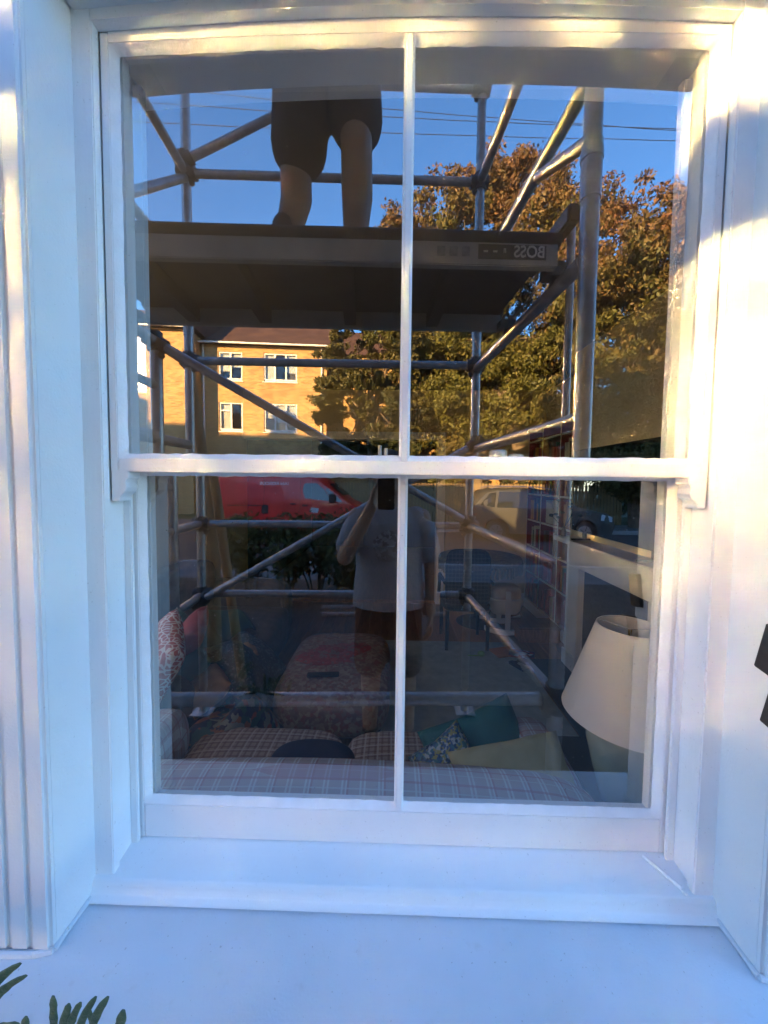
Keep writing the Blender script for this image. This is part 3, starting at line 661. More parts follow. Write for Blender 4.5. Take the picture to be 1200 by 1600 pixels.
cushion('olive cream cushion lying in front of the teal one on the sofa', inn(806, 1219, 1.24), (R(30), R(-10), R(4)), 0.42, 0.25, 0.16, OLIVE)
w = MB(); q = inn(488, 1192, 1.24); soft_box(w, q - Vector((0.15, 0.09, 0.05)), q + Vector((0.15, 0.09, 0.05)), 8, 2.4); solo('cushion', w, NAVY, 'dark navy cushion on the left seat of the plaid sofa', 'cushion', smooth='all')
# side table and lamp
BLK = noisy('black_lacquer', (0.012, 0.012, 0.013), (0.02, 0.02, 0.02), 10, 0.35)
st = thing('side_table', 'black side table under the ceramic lamp', 'table', (0.86, 0.48, FL))
w = MB(); w.box((0.665, 0.22, FL + 0.50), (1.15, 0.78, FL + 0.53)); part('top', w, BLK, st, bevel=0.004)
for x in (0.69, 1.125):
    for y in (0.245, 0.755): w = MB(); w.box((x - 0.02, y - 0.02, FL + 0.001), (x + 0.02, y + 0.02, FL + 0.4995)); part('leg', w, BLK, st, bevel=0.002)
LX, LY = 0.765, 0.46
lp = thing('table_lamp', 'table lamp with a white cone shade and pale green ceramic base', 'lamp', (LX, LY, FL + 0.53))
w = MB(); w.lathe((LX, LY, FL + 0.531), [(0.062, 0), (0.072, 0.01), (0.078, 0.04), (0.098, 0.12), (0.116, 0.20), (0.118, 0.25), (0.104, 0.30), (0.07, 0.335), (0.035, 0.35), (0.03, 0.37)], 40)
def glaze():
    m, t, b = principled('pale_green_glaze', (0.5, 0.5, 0.4), 0.12); tc = N(t, 'ShaderNodeTexCoord'); sp = N(t, 'ShaderNodeSeparateXYZ'); t.links.new(tc.outputs['Object'], sp.inputs[0])
    mr = N(t, 'ShaderNodeMapRange'); mr.inputs[1].default_value = FL + 0.6; mr.inputs[2].default_value = FL + 0.85; t.links.new(sp.outputs['Z'], mr.inputs[0])
    r = ramp(t, [(0.0, (0.30, 0.40, 0.36)), (0.5, (0.36, 0.44, 0.38)), (1, (0.58, 0.55, 0.42))]); t.links.new(mr.outputs[0], r.inputs[0]); t.links.new(r.outputs[0], b.inputs['Base Color']); return m
part('ceramic_base', w, glaze(), lp, smooth='all')
w = MB(); w.tube((LX, LY, FL + 0.90), (LX, LY, FL + 1.12), 0.006, n=8); part('stem', w, flat('brass', (0.5, 0.35, 0.12), 0.3, 1), lp, smooth=True)
w = MB(); z0, z1 = C - 0.765, C - 0.468
w.lathe((LX, LY, 0), [(0.195, z0), (0.098, z1), (0.095, z1), (0.192, z0), (0.195, z0)], 56, cap=False)
def shade_mat():
    m, t, b = principled('white_linen_shade', (0.82, 0.80, 0.77), 0.9, 0, 0.2); tr = N(t, 'ShaderNodeBsdfTranslucent'); tr.inputs[0].default_value = (0.8, 0.76, 0.7, 1)
    mx = N(t, 'ShaderNodeMixShader'); mx.inputs[0].default_value = 0.25; o = t.nodes['Material Output']; t.links.new(b.outputs[0], mx.inputs[1]); t.links.new(tr.outputs[0], mx.inputs[2]); t.links.new(mx.outputs[0], o.inputs[0]); return m
part('lamp_shade', w, shade_mat(), lp, smooth=True)
w = MB()
for k in range(3): a = k * 2.094; w.tube((LX, LY, z1 - 0.012), (LX + 0.096 * math.cos(a), LY + 0.096 * math.sin(a), z1 - 0.012), 0.0015, n=6)
part('shade_ring', w, flat('wire', (0.5, 0.5, 0.5), 0.4, 0.8), lp)
# ottoman with floral cover
FLORAL = patch_mat('faded_floral', [(0.22, 0.15, 0.12), (0.26, 0.19, 0.15), (0.19, 0.12, 0.10), (0.24, 0.11, 0.09), (0.29, 0.23, 0.18)], 46)
ot = thing('ottoman', 'low upholstered ottoman in faded floral fabric in mid room', 'ottoman', (-0.35, 1.8, FL))
w = MB(); soft_box(w, (-0.74, 1.24, FL + 0.10), (-0.02, 2.28, FL + 0.37), 12, 4.5); part('body', w, FLORAL, ot, smooth='all')
for x in (-0.64, -0.1):
    for y in (1.34, 2.18): w = MB(); w.tube((x, y, FL + 0.001), (x, y, FL + 0.15), 0.02, 0.03); part('leg', w, BLK, ot, smooth=True)
REDP = patch_mat('red_patterned_cloth', [(0.24, 0.05, 0.05), (0.32, 0.08, 0.07), (0.2, 0.12, 0.1), (0.27, 0.05, 0.05)], 50)
w = MB(); n = 16; vs = []
for j in range(n + 1):
    for i in range(n + 1):
        u = i / n; v_ = j / n; rr = 1 + 0.18 * math.sin(5 * u + 4 * v_)
        vs.append((-0.42 + 0.36 * (u - 0.5) * rr - 0.05 * math.sin(6 * v_), 1.80 + 0.30 * (v_ - 0.5) * rr, FL + 0.376 + 0.035 * abs(math.sin(7 * u + 3 * v_)) * math.sin(math.pi * u) * math.sin(math.pi * v_)))
w.add(vs, [(j*(n+1)+i, j*(n+1)+i+1, (j+1)*(n+1)+i+1, (j+1)*(n+1)+i) for j in range(n) for i in range(n)])
solo('folded_cloth', w, REDP, 'crumpled red patterned cloth on top of the ottoman', 'cloth', smooth='all')
w = MB(); M = Matrix.Translation((-0.44, 1.50, FL + 0.373)) @ Matrix.Rotation(0.1, 4, 'Z'); w.box((-0.10, -0.022, 0), (0.10, 0.022, 0.016), M)
solo('remote_control', w, BLACKP, 'black remote control on the near side of the ottoman', 'remote', bevel=0.004)
# second sofa along the left wall, heaped with cushions and throws
DKF = noisy('dark_brown_fabric', (0.05, 0.04, 0.035), (0.09, 0.07, 0.06), 12, 0.95)
ls = thing('sofa', 'dark brown sofa along the left wall under heaped cushions', 'sofa', (-1.45, 1.8, FL))
w = MB(); soft_box(w, (-1.9, 0.95, FL + 0.08), (-0.95, 2.75, FL + 0.42), 10, 8); part('seat', w, DKF, ls, smooth='all')
w = MB(); soft_box(w, (-1.93, 0.95, FL + 0.3), (-1.66, 2.75, FL + 0.88), 10, 5); part('backrest', w, DKF, ls, smooth='all')
for a, b in ((0.86, 1.08), (2.62, 2.84)): w = MB(); soft_box(w, (-1.9, a, FL + 0.08), (-0.98, b, FL + 0.64), 10, 5); part('arm', w, DKF, ls, smooth='all')
def coral_mat():
    m, t, b = principled('coral_print', (0.35, 0.05, 0.05), 0.85); tc = N(t, 'ShaderNodeTexCoord'); vo = N(t, 'ShaderNodeTexVoronoi', feature='DISTANCE_TO_EDGE'); vo.inputs['Scale'].default_value = 30
    n = N(t, 'ShaderNodeTexNoise'); n.inputs['Scale'].default_value = 9; t.links.new(tc.outputs['Object'], n.inputs['Vector']); ad = N(t, 'ShaderNodeVectorMath', operation='ADD'); sc_ = N(t, 'ShaderNodeVectorMath', operation='SCALE'); sc_.inputs['Scale'].default_value = 0.08
    t.links.new(n.outputs['Color'], sc_.inputs[0]); t.links.new(tc.outputs['Object'], ad.inputs[0]); t.links.new(sc_.outputs[0], ad.inputs[1]); t.links.new(ad.outputs[0], vo.inputs['Vector'])
    r = ramp(t, [(0.0, (0.6, 0.52, 0.45)), (0.07, (0.6, 0.52, 0.45)), (0.11, (0.34, 0.05, 0.045))]); t.links.new(vo.outputs['Distance'], r.inputs[0]); t.links.new(r.outputs[0], b.inputs['Base Color']); return m
CORAL = coral_mat(); REDV = noisy('red_velvet', (0.20, 0.015, 0.02), (0.30, 0.03, 0.03), 8, 0.7); GREENV = noisy('dark_green_velvet', (0.01, 0.045, 0.035), (0.02, 0.08, 0.06), 8, 0.7)
ORANGEF = noisy('ochre_fabric', (0.28, 0.14, 0.06), (0.36, 0.2, 0.09), 12, 0.85)
KILIM = patch_mat('kilim_weave', [(0.03, 0.03, 0.08), (0.30, 0.07, 0.04), (0.04, 0.09, 0.07), (0.22, 0.21, 0.18), (0.02, 0.02, 0.05), (0.03, 0.03, 0.06), (0.26, 0.10, 0.04)], 30)
BLKTHROW = patch_mat('black_sequin_throw', [(0.008, 0.01, 0.014), (0.015, 0.02, 0.03), (0.008, 0.02, 0.022), (0.02, 0.05, 0.05), (0.015, 0.02, 0.03), (0.09, 0.09, 0.09)], 90)
q = inn(243, 1040, 1.72); cushion('red cushion with pale coral branch print at the near end of the left sofa', q, (R(62), R(10), R(-58)), 0.42, 0.42, 0.15, CORAL)
q = inn(285, 1010, 2.1); cushion('red velvet cushion behind the coral print one', q, (R(55), R(5), R(-70)), 0.40, 0.40, 0.14, REDV)
q = inn(300, 1085, 1.9); cushion('ochre cushion lying low on the left sofa', q, (R(30), R(-5), R(-60)), 0.45, 0.40, 0.15, ORANGEF)
q = inn(372, 1040, 2.35); cushion('ochre cushion beside the black throw on the left sofa', q, (R(50), R(-5), R(-70)), 0.36, 0.36, 0.14, ORANGEF)
q = inn(270, 1050, 2.0); cushion('dark green velvet cushion under the red ones', q, (R(45), R(8), R(-50)), 0.44, 0.42, 0.14, GREENV)
def throw(name, label, px, py, t_, sx, sy, rot, mat, droop, seed):
    p = inn(px, py, t_); m = MB(); n = 22; vs = []; ph = seed * 1.7
    M = Matrix.Rotation(rot, 3, 'Z')
    for s_ in (0, 1):
        for j in range(n + 1):
            for i in range(n + 1):
                u = i / n - 0.5; v_ = j / n - 0.5
                z = 0.09 * math.sin(6 * u + ph) * math.cos(5 * v_ + ph) + 0.03 * math.sin(17 * u + 9 * v_ + ph) - droop * max(0, abs(u) - 0.2) * 2 - droop * max(0, abs(v_) - 0.25)
                d = M @ Vector((u * sx * (1 + 0.15 * math.sin(8 * v_ + ph)), v_ * sy * (1 + 0.12 * math.sin(7 * u)), z - s_ * 0.018)); vs.append(p + d)
    K = (n + 1) ** 2
    for s_ in (0, 1):
        for j in range(n):
            for i in range(n):
                pass
    fs = [(j*(n+1)+i, j*(n+1)+i+1, (j+1)*(n+1)+i+1, (j+1)*(n+1)+i) for j in range(n) for i in range(n)]
    fs += [tuple(K + q for q in f[::-1]) for f in fs]
    m.add(vs, fs); return solo(name, m, mat, label, 'blanket', smooth='all')
throw('throw_blanket', 'black patterned throw heaped over the middle of the left sofa', 345, 1010, 2.25, 0.8, 0.75, 0.5, BLKTHROW, 0.5, 1)
throw('throw_blanket', 'dark kilim blanket in many colours spilling from the left sofa', 345, 1120, 1.75, 0.62, 0.62, -0.5, KILIM, 0.55, 2)
throw('throw_blanket', 'dark green blanket piled at the far end of the left sofa', 300, 960, 2.55, 0.7, 0.6, 0.2, GREENV, 0.4, 3)
# back of the room: round table, dark woven chair, white cradle
rt = thing('round_table', 'round table with a tasselled green gold cloth by the back wall', 'table', (0.62, 3.35, FL))
CLOTHG = noisy('green_gold_brocade', (0.12, 0.10, 0.035), (0.24, 0.20, 0.08), 30, 0.8)
tcx, tcy = 0.98, 3.42
rt.location = (tcx, tcy, FL)
w = MB(); w.lathe((tcx, tcy, FL), [(0.44, 0.70), (0.46, 0.74), (0.45, 0.76), (0.1, 0.765)], 36); part('cloth_top', w, CLOTHG, rt, smooth='all')
w = MB()
for i in range(72): a = i / 72 * 6.283; w.box((tcx + 0.455 * math.cos(a) - 0.008, tcy + 0.455 * math.sin(a) - 0.008, FL + 0.61 + 0.01 * math.sin(i * 5)), (tcx + 0.455 * math.cos(a) + 0.008, tcy + 0.455 * math.sin(a) + 0.008, FL + 0.72))
part('tassel_fringe', w, CLOTHG, rt)
w = MB(); w.lathe((tcx, tcy, FL), [(0.25, 0.002), (0.05, 0.06), (0.04, 0.4), (0.08, 0.69)], 20); part('pedestal', w, DKF, rt, smooth=True)
WEAVE = plaid('dark_rattan_weave', (0.010, 0.008, 0.007), [('Z', 28, 0.3, (0.03, 0.022, 0.016), 0, 0.8), ('X', 30, 0.25, (0.04, 0.03, 0.02), 0, 0.5)], 1)
ch = thing('rattan_chair', 'dark woven rattan chair standing before the round table', 'chair', (0.62, 2.95, FL))
cx_, cy_ = 0.70, 2.92
w = MB(); soft_box(w, (cx_ - 0.22, cy_ - 0.28, FL + 0.38), (cx_ + 0.22, cy_ + 0.18, FL + 0.46), 6, 6); part('seat', w, WEAVE, ch, smooth='all')
w = MB(); soft_box(w, (cx_ - 0.22, cy_ - 0.31, FL + 0.42), (cx_ + 0.20, cy_ - 0.25, FL + 0.98), 8, 5); part('backrest', w, WEAVE, ch, smooth='all')
for x in (-0.19, 0.19):
    for y in (-0.25, 0.15): w = MB(); w.tube((cx_ + x, cy_ + y, FL + 0.001), (cx_ + x, cy_ + y, FL + 0.39), 0.016, 0.02); part('leg', w, BLK, ch, smooth=True)
for x in (-0.22, 0.22): w = MB(); w.path([(cx_ + x, cy_ - 0.28, FL + 0.66), (cx_ + x, cy_ + 0.1, FL + 0.65), (cx_ + x, cy_ + 0.15, FL + 0.45)], [0.018] * 3, 8); part('arm', w, WEAVE, ch, smooth=True)
cd = thing('rocking_cradle', 'white wooden rocking cradle with pink bedding by the back wall', 'cradle', (1.22, 3.3, FL))
kx, ky = 1.20, 3.22
for x in (-0.17, 0.17):
    pass
for yy in (-0.16, 0.16):
    w = MB(); w.box((kx - 0.025, ky + yy - 0.015, FL + 0.05), (kx + 0.025, ky + yy + 0.015, FL + 0.46)); part('post', w, PAINT, cd, bevel=0.004)
    w = MB(); pts = [(kx - 0.24 + 0.48 * i / 12, FL + 0.004 + 0.05 * ((i - 6) / 6) ** 2) for i in range(13)]
    w.prism(pts + [(x, z + 0.05) for x, z in pts[::-1]], ky + yy - 0.016, ky + yy + 0.016, 'y'); part('rocker', w, PAINT, cd, bevel=0.003)
w = MB(); rs = []
for z, sx, sy in ((0.20, 0.13, 0.11), (0.24, 0.16, 0.135), (0.36, 0.19, 0.142), (0.365, 0.175, 0.13)):
    rs.append([Vector((kx + sx * math.copysign(abs(math.cos(a)) ** 0.5, math.cos(a)), ky + sy * math.copysign(abs(math.sin(a)) ** 0.5, math.sin(a)), FL + z)) for a in [i / 24 * 6.283 for i in range(24)]])
w.rings(rs); part('crib', w, PAINT, cd, smooth=True)
w = MB(); soft_box(w, (kx - 0.17, ky - 0.125, FL + 0.33), (kx + 0.17, ky + 0.125, FL + 0.50), 8, 3.5); part('bedding', w, noisy('pale_pink_bedding', (0.55, 0.42, 0.36), (0.65, 0.58, 0.5), 12, 0.9), cd, smooth='all')

# ------------------------------------------------------------------ street ground
GZ = C - 1.5                  # front garden
w = MB(); w.box((-60, -80, -0.3), (60, 30, -0.012)); struct('ground', w, noisy('rough_grass', (0.05, 0.07, 0.025), (0.09, 0.09, 0.04), 0.6, 0.95))
w = MB(); w.box((-8, -4.6, -0.01), (8, YW - 0.002, GZ)); struct('front_garden', w, SOIL)
w = MB(); w.box((-1.9, -3.2, GZ - 0.05), (1.5, YW - 0.003, GZ + 0.012)); struct('path', w, noisy('path_paving', (0.035, 0.032, 0.03), (0.06, 0.056, 0.05), 3, 0.85))
w = MB(); w.box((-60, -6.7, -0.01), (60, -4.61, 0.12)); struct('pavement', w, PAVE)
w = MB(); w.box((-60, -6.85, -0.01), (60, -6.701, 0.125)); struct('kerb', w, KERB, bevel=0.01)
w = MB(); w.box((-60, -12.6, -0.011), (60, -6.851, 0.0)); struct('road', w, ASPH)
w = MB(); w.box((-60, -12.75, -0.01), (60, -12.601, 0.125)); struct('kerb', w, KERB, bevel=0.01)
w = MB(); w.box((-60, -14.6, -0.01), (60, -12.751, 0.12)); struct('pavement', w, PAVE)
w = MB(); w.box((-60, -18.2, -0.01), (60, -14.601, 0.10)); struct('lawn', w, noisy('lawn_green', (0.03, 0.06, 0.018), (0.06, 0.09, 0.03), 1.5, 0.95, 0.4, 40))

# ------------------------------------------------------------------ scaffold tower
def T(s, r, z): return Vector((0.487 + CX + s + r * 0.072, -(2.23 + s * 0.045 - r + CY), C + z))
LEN, DEP = -1.67, 1.10
tw = thing('scaffold_tower', 'aluminium scaffold tower standing outside the window', 'scaffold', T(LEN / 2, DEP / 2, 0) * 1)
tw.location.z = GZ
TR = 0.0254
def tube_part(name, a, b, r=TR, mat=ALU, n=16, parent=tw):
    return part(name, MB().tube(a, b, r, n=n), mat, parent, smooth=True)
zg = GZ + 0.012 - C
for s in (0, LEN):
    for r in (0, DEP):
        tube_part('standard', T(s, r, zg + 0.16), T(s, r, 2.75))
        m = MB(); m.tube(T(s, r, zg + 0.05), T(s, r, zg + 0.4), 0.017, n=12); m.box(T(s, r, zg) - Vector((0.06, 0.06, -0.001)), T(s, r, zg) + Vector((0.06, 0.06, 0.012))); m.tube(T(s, r, zg + 0.012), T(s, r, zg + 0.06), 0.028, 0.02, 12)
        part('base_foot', m, ALU, tw, smooth=True)
        m = MB(); m.tube(T(s, r, 0.82), T(s, r, 0.98), 0.0285, n=16); m.tube(T(s, r, 0.93), T(s, r, 0.955), 0.031, n=16); part('spigot_collar', m, ALU, tw, smooth=True)
RUNG = [-0.73, -0.28, 0.19, 0.66, 1.18, 1.72, 2.23]
for s in (0, LEN):
    for z in RUNG:
        tube_part('rung', T(s, 0.02, z), T(s, DEP - 0.02, z), 0.0235)
def coupler(p, q, r=0.036):
    p = Vector(p); d = (Vector(q) - p).normalized()
    m = MB(); m.tube(p - d * 0.045, p + d * 0.055, r, n=12); m.tube(p + Vector((0, 0, -0.045)), p + Vector((0, 0, 0.045)), r * 0.95, n=12); m.sphere(p + d * 0.03 + Vector((0, 0, -0.05)), (0.018, 0.018, 0.018), 8, 6)
    part('brace_hook', m, CAST, tw, smooth=True)
def rail(name, a, b, hooks=True, r=0.0225):
    tube_part(name, a, b, r)
    if hooks: coupler(a, b); coupler(b, a)
for z in (2.23, 1.72, 0.68, -0.28, -0.72): rail('ledger', T(0, 0, z), T(LEN, 0, z))
rail('ledger', T(0, DEP, -0.735), T(LEN, DEP, -0.735))
rail('guard_rail', T(0, DEP, 1.9), T(LEN, DEP, 1.9))
rail('diagonal_brace', T(LEN, 0.03, 1.76), T(0, 0.03, 2.62))
rail('diagonal_brace', T(LEN, 0.35, 0.66), T(0, 0.03, -0.26))
rail('diagonal_brace', T(LEN, 0.04, -0.76), T(0, 0.04, 0.22))
rail('diagonal_brace', T(LEN, DEP, 0.70), T(LEN, 0, 1.70), False)
m = MB(); m.tube(T(0, 0.75, 1.16), T(0, DEP, 0.99), 0.02, n=12); part('platform_strut', m, ALU, tw, smooth=True)
# inner ladder stile at the left end
tube_part('ladder_stile', T(LEN, 0.34, zg + 0.02), T(LEN, 0.34, 0.66), 0.028)
for z in (-0.5, -0.05, 0.21, 0.45): tube_part('ladder_rung', T(LEN, 0.34, z), T(LEN, DEP - 0.02, z), 0.02)
tube_part('ladder_rung', T(LEN, 0.02, 0.20), T(LEN, 0.34, 0.20), 0.02)
q0, q1 = T(0.03, 0.95, 0.87), T(0.03, 0.95, 0.17)
tube_part('gate_post', q0, q1, 0.0125, ALU)
# two loose tubes lying along the far side
for dz, a, b in ((0.0, -0.9, -0.30), (-0.045, -0.95, -0.18)):
    pass
tube_part('stabiliser_tube', T(-0.92, 0.02, -0.80), T(-0.27, 0.02, -0.795), 0.014)
tube_part('stabiliser_tube', T(-0.92, 0.02, -0.845), T(-0.14, 0.02, -0.84), 0.014)
coupler(T(-0.27, 0.02, -0.795), T(-0.9, 0.02, -0.795), 0.02)
# platform deck
R0, R1 = 0.45, 0.985          # far and near edge
dk = thing('platform_deck', 'dark plywood scaffold platform with aluminium side rails above the photographer', 'platform', T(LEN / 2, 0.7, 0.68))
def slab(mb, s0, s1, r0, r1, z0, z1):
    vs = [T(s, r, z) for z in (z0, z1) for s, r in ((s0, r0), (s1, r0), (s1, r1), (s0, r1))]
    return mb.add(vs, [(3,2,1,0),(4,5,6,7),(0,1,5,4),(1,2,6,5),(2,3,7,6),(3,0,4,7)])
part('plywood', slab(MB(), LEN + 0.04, -0.04, R0 + 0.03, R1 - 0.03, 0.765, 0.785), DARKPLY, dk)
for ra, rb in ((R1 - 0.029, R1), (R0, R0 + 0.029)):
    part('side_rail', slab(MB(), LEN + 0.03, -0.03, ra, rb, 0.695, 0.775), ALUSIDE, dk, bevel=0.003)
    part('edge_lip', MB().tube(T(LEN + 0.02, (ra + rb) / 2, 0.785), T(-0.02, (ra + rb) / 2, 0.785), 0.024, n=14), DARKPLY, dk, smooth=True)
for s in (-0.35, -0.72, -1.10, -1.42): part('cross_beam', slab(MB(), s - 0.025, s + 0.025, R0 + 0.03, R1 - 0.03, 0.705, 0.764), DARKPLY, dk)
for s in (-0.0, LEN):
    for r in (R0 + 0.06, R1 - 0.06):
        m = MB(); slab(m, s - 0.05, s + 0.05, r - 0.025, r + 0.025, 0.69, 0.72); m.tube(T(s - 0.01, r, 0.66), T(s + 0.01, r, 0.74), 0.02, n=10); part('deck_hook', m, CAST, dk, smooth=True)
# maker's label on the near side rail, read from the window side
def text_obj(name, body, size, loc, rot, mat, parent, ext=0.0008, align='CENTER', sx=1):
    cu = bpy.data.curves.new(name, 'FONT'); cu.body = body; cu.size = size; cu.extrude = ext; cu.align_x = align; cu.align_y = 'CENTER'; cu.offset = size * 0.012
    o = bpy.data.objects.new(name, cu); COL.objects.link(o); dg = bpy.context.evaluated_depsgraph_get(); dg.update()
    me = bpy.data.meshes.new_from_object(o.evaluated_get(dg)); bpy.data.objects.remove(o); bpy.data.curves.remove(cu)
    M = Matrix.Translation(loc) @ rot @ Matrix.Diagonal((sx, 1, 1, 1)); me.transform(M); me.materials.clear(); me.materials.append(mat)
    return link(name, me, parent)
FACE_WIN = Matrix(((-1, 0, 0, 0), (0, 0, 1, 0), (0, 1, 0, 0), (0, 0, 0, 1)))      # text plane facing +y (the window)
SLOPE = Matrix.Rotation(-0.045, 4, 'Z')
LABW = flat('label_print', (0.75, 0.72, 0.66), 0.6)
la = MB(); a = T(-0.07, R1 + 0.0015, 0.735); b = T(-0.29, R1 + 0.0015, 0.735)
slab(la, -0.29, -0.07, R1 + 0.0004, R1 + 0.002, 0.715, 0.760); lo_ = part('maker_label', la, flat('label_black', (0.012, 0.012, 0.012), 0.5), dk)
text_obj('label_lettering', 'BOSS', 0.052, T(-0.125, R1 + 0.0026, 0.7375), SLOPE @ FACE_WIN, LABW, dk, sx=0.85)
text_obj('label_small_print', 'II', 0.02, T(-0.205, R1 + 0.0026, 0.74), SLOPE @ FACE_WIN, LABW, dk)
for s in (-0.235, -0.265): part('label_mark', slab(MB(), s - 0.008, s + 0.006, R1 + 0.0022, R1 + 0.0028, 0.735, 0.741), LABW, dk)
for s in (-0.33, -0.37, -0.41): part('sticker', slab(MB(), s - 0.013, s + 0.013, R1 + 0.0004, R1 + 0.0016, 0.722, 0.752), noisy('worn_sticker', (0.10, 0.10, 0.11), (0.28, 0.28, 0.27), 60, 0.6), dk)
# toe board end piece
tbd = MB(); slab(tbd, -0.03, 0.01, 0.72, 1.04, 0.80, 0.86); solo('toe_board', tbd, BLACKP, 'black plastic toe board clip at the right end of the platform', 'toe board', bevel=0.008)
# timber pole leaning on the tower
pa, pb = out(292, 545, 2.35), out(345, 905, 2.5)
m = MB(); d = (pb - pa).normalized(); pe = pb + d * ((GZ + 0.0 - pb.z) / d.z); m.tube(pa, pe, 0.030, 0.034, 10)
solo('timber_pole', m, WOOD, 'brown timber pole leaning against the left of the tower', 'pole', smooth=True)
pa, pb = out(318, 720, 2.75), out(322, 905, 2.8)
d = (pb - pa).normalized(); pe = pb + d * ((GZ - pb.z) / d.z); m = MB(); m.tube(pa, pe, 0.055, 0.06, 12)
solo('timber_post', m, WOOD, 'short thick timber post standing behind the leaning pole', 'post', smooth=True)

# ------------------------------------------------------------------ people
SKIN = noisy('skin', (0.42, 0.25, 0.17), (0.48, 0.29, 0.20), 6, 0.5)
def ell(c, rx, ry, n=20): c = Vector(c); return [c + Vector((rx * math.cos(i / n * 6.2832), ry * math.sin(i / n * 6.2832), 0)) for i in range(n)]
def hand(mb, wrist, fwd, side, up_, curl, scale=1.0, thumb_side=1):
    """palm along fwd, knuckle line along side, palm facing -up_"""
    fwd = Vector(fwd).normalized(); side = Vector(side).normalized(); up_ = Vector(up_).normalized(); wv = Vector(wrist); s = scale
    for k in range(4):
        b0 = wv + side * ((k - 1.5) * 0.012 * s); b1 = wv + fwd * 0.088 * s + side * ((k - 1.5) * 0.021 * s)
        mb.capsule(b0, b1, 0.013 * s, 0.0105 * s, 8)
        Ls = (0.040, 0.046, 0.042, 0.033)[k] * s; p = b1; ang = 0
        for j, ln in enumerate((Ls, Ls * 0.62, Ls * 0.5)):
            ang += curl; d = fwd * math.cos(ang) - up_ * math.sin(ang); q = p + d * ln
            mb.capsule(p, q, (0.0098 - 0.0012 * j) * s, (0.0088 - 0.0012 * j) * s, 8); p = q
    p = wv + fwd * 0.025 * s + side * (thumb_side * 0.022 * s)
    d = (fwd * 0.7 + side * thumb_side * 0.75 - up_ * 0.35).normalized(); q = p + d * 0.045 * s; mb.capsule(p, q, 0.013 * s, 0.0105 * s, 8)
    d = (fwd * 0.9 + side * thumb_side * 0.2 - up_ * 0.5).normalized(); mb.capsule(q, q + d * 0.035 * s, 0.0105 * s, 0.0085 * s, 8)
def head(mb, c, f, s=1.0):
    """c = centre of the skull; f = facing direction (unit, horizontal)"""
    c = Vector(c); f = Vector(f); rt_ = Vector((f.y, -f.x, 0))
    mb.sphere(c + Vector((0, 0, 0.02)) - f * 0.01, (0.078, 0.092, 0.098) if abs(f.y) > 0.7 else (0.092, 0.078, 0.098), 20, 14)
    mb.sphere(c + f * 0.025 - Vector((0, 0, 0.055)), 0.058, 16, 10); mb.sphere(c + f * 0.045 - Vector((0, 0, 0.088)), 0.028, 12, 8)
    mb.capsule(c + f * 0.078 + Vector((0, 0, 0.01)), c + f * 0.098 - Vector((0, 0, 0.028)), 0.010, 0.015, 8)
    mb.capsule(c + f * 0.072 - rt_ * 0.02 - Vector((0, 0, 0.058)), c + f * 0.072 + rt_ * 0.02 - Vector((0, 0, 0.058)), 0.011, 0.011, 8)
    for s_ in (-1, 1):
        mb.sphere(c + rt_ * (0.082 * s_) - f * 0.01, (0.012, 0.022, 0.032), 10, 8)
        mb.capsule(c + f * 0.078 + rt_ * (0.018 * s_) + Vector((0, 0, 0.02)), c + f * 0.066 + rt_ * (0.05 * s_) + Vector((0, 0, 0.022)), 0.012, 0.010, 8)
def limb(mb, pts, rs, n=14):
    for i in range(len(pts) - 1): mb.capsule(pts[i], pts[i + 1], rs[i], rs[i + 1], n)
def foot(mb, ankle, f, z, r=0.042):
    a = Vector(ankle); f = Vector(f)
    mb.capsule(Vector((a.x, a.y, z + 0.04)) - f * 0.03, Vector((a.x, a.y, z + 0.034)) + f * 0.13, 0.036, 0.030, 12); mb.capsule(a, Vector((a.x, a.y, z + 0.05)), r, r, 12)

# photographer, facing the window, phone in the left hand
gz = GZ + 0.012; px0, py0 = -0.035, -1.12
def P(x, y, z): return Vector((px0 + x * 0.92, py0 + y, gz + z * 0.95))
ph = thing('person', 'person in a white printed t-shirt and dark shorts holding up a phone', 'person', (px0, py0, gz))
f = Vector((0, 1, 0))
b = MB()
b.rings([ell(P(0, -0.02, 0.84), 0.15, 0.10), ell(P(0, -0.02, 0.95), 0.165, 0.115), ell(P(0, -0.01, 1.05), 0.15, 0.105), ell(P(0, 0, 1.2), 0.165, 0.11), ell(P(0, 0, 1.32), 0.17, 0.10), ell(P(0, 0, 1.40), 0.09, 0.075)])
limb(b, [P(-0.09, -0.02, 0.88), P(-0.10, 0, 0.48), P(-0.105, -0.03, 0.09)], [0.088, 0.058, 0.038]); limb(b, [P(0.09, -0.02, 0.88), P(0.11, 0.01, 0.48), P(0.12, -0.02, 0.09)], [0.088, 0.058, 0.038])
foot(b, P(-0.105, -0.03, 0.09), (-0.15, 0.98, 0), gz); foot(b, P(0.12, -0.02, 0.09), (0.2, 0.97, 0), gz)
b.capsule(P(0, 0, 1.36), P(0, 0.025, 1.50), 0.055, 0.05); head(b, P(0, 0.04, 1.585), f)
shl, elb, wrl = P(-0.185, 0, 1.36), P(-0.24, 0.14, 1.16), P(-0.085, 0.285, 1.445)
limb(b, [shl, elb, wrl], [0.052, 0.042, 0.027])
shr, ebr, wrr = P(0.185, 0, 1.36), P(0.25, 0.0, 1.08), P(0.245, 0.05, 0.84)
limb(b, [shr, ebr, wrr], [0.052, 0.040, 0.026])
hand(b, wrr, (0.0, 0.08, -1), (0, 1, 0), (1, 0, 0), 0.3, 0.95, 1)
hand(b, wrl, (0.35, 0.10, 1), (0.5, -0.7, 0), (-0.7, -0.5, 0), 0.35, 0.9, 1)
remeshed('body', b, 0.0065, SKIN, ph, 2)
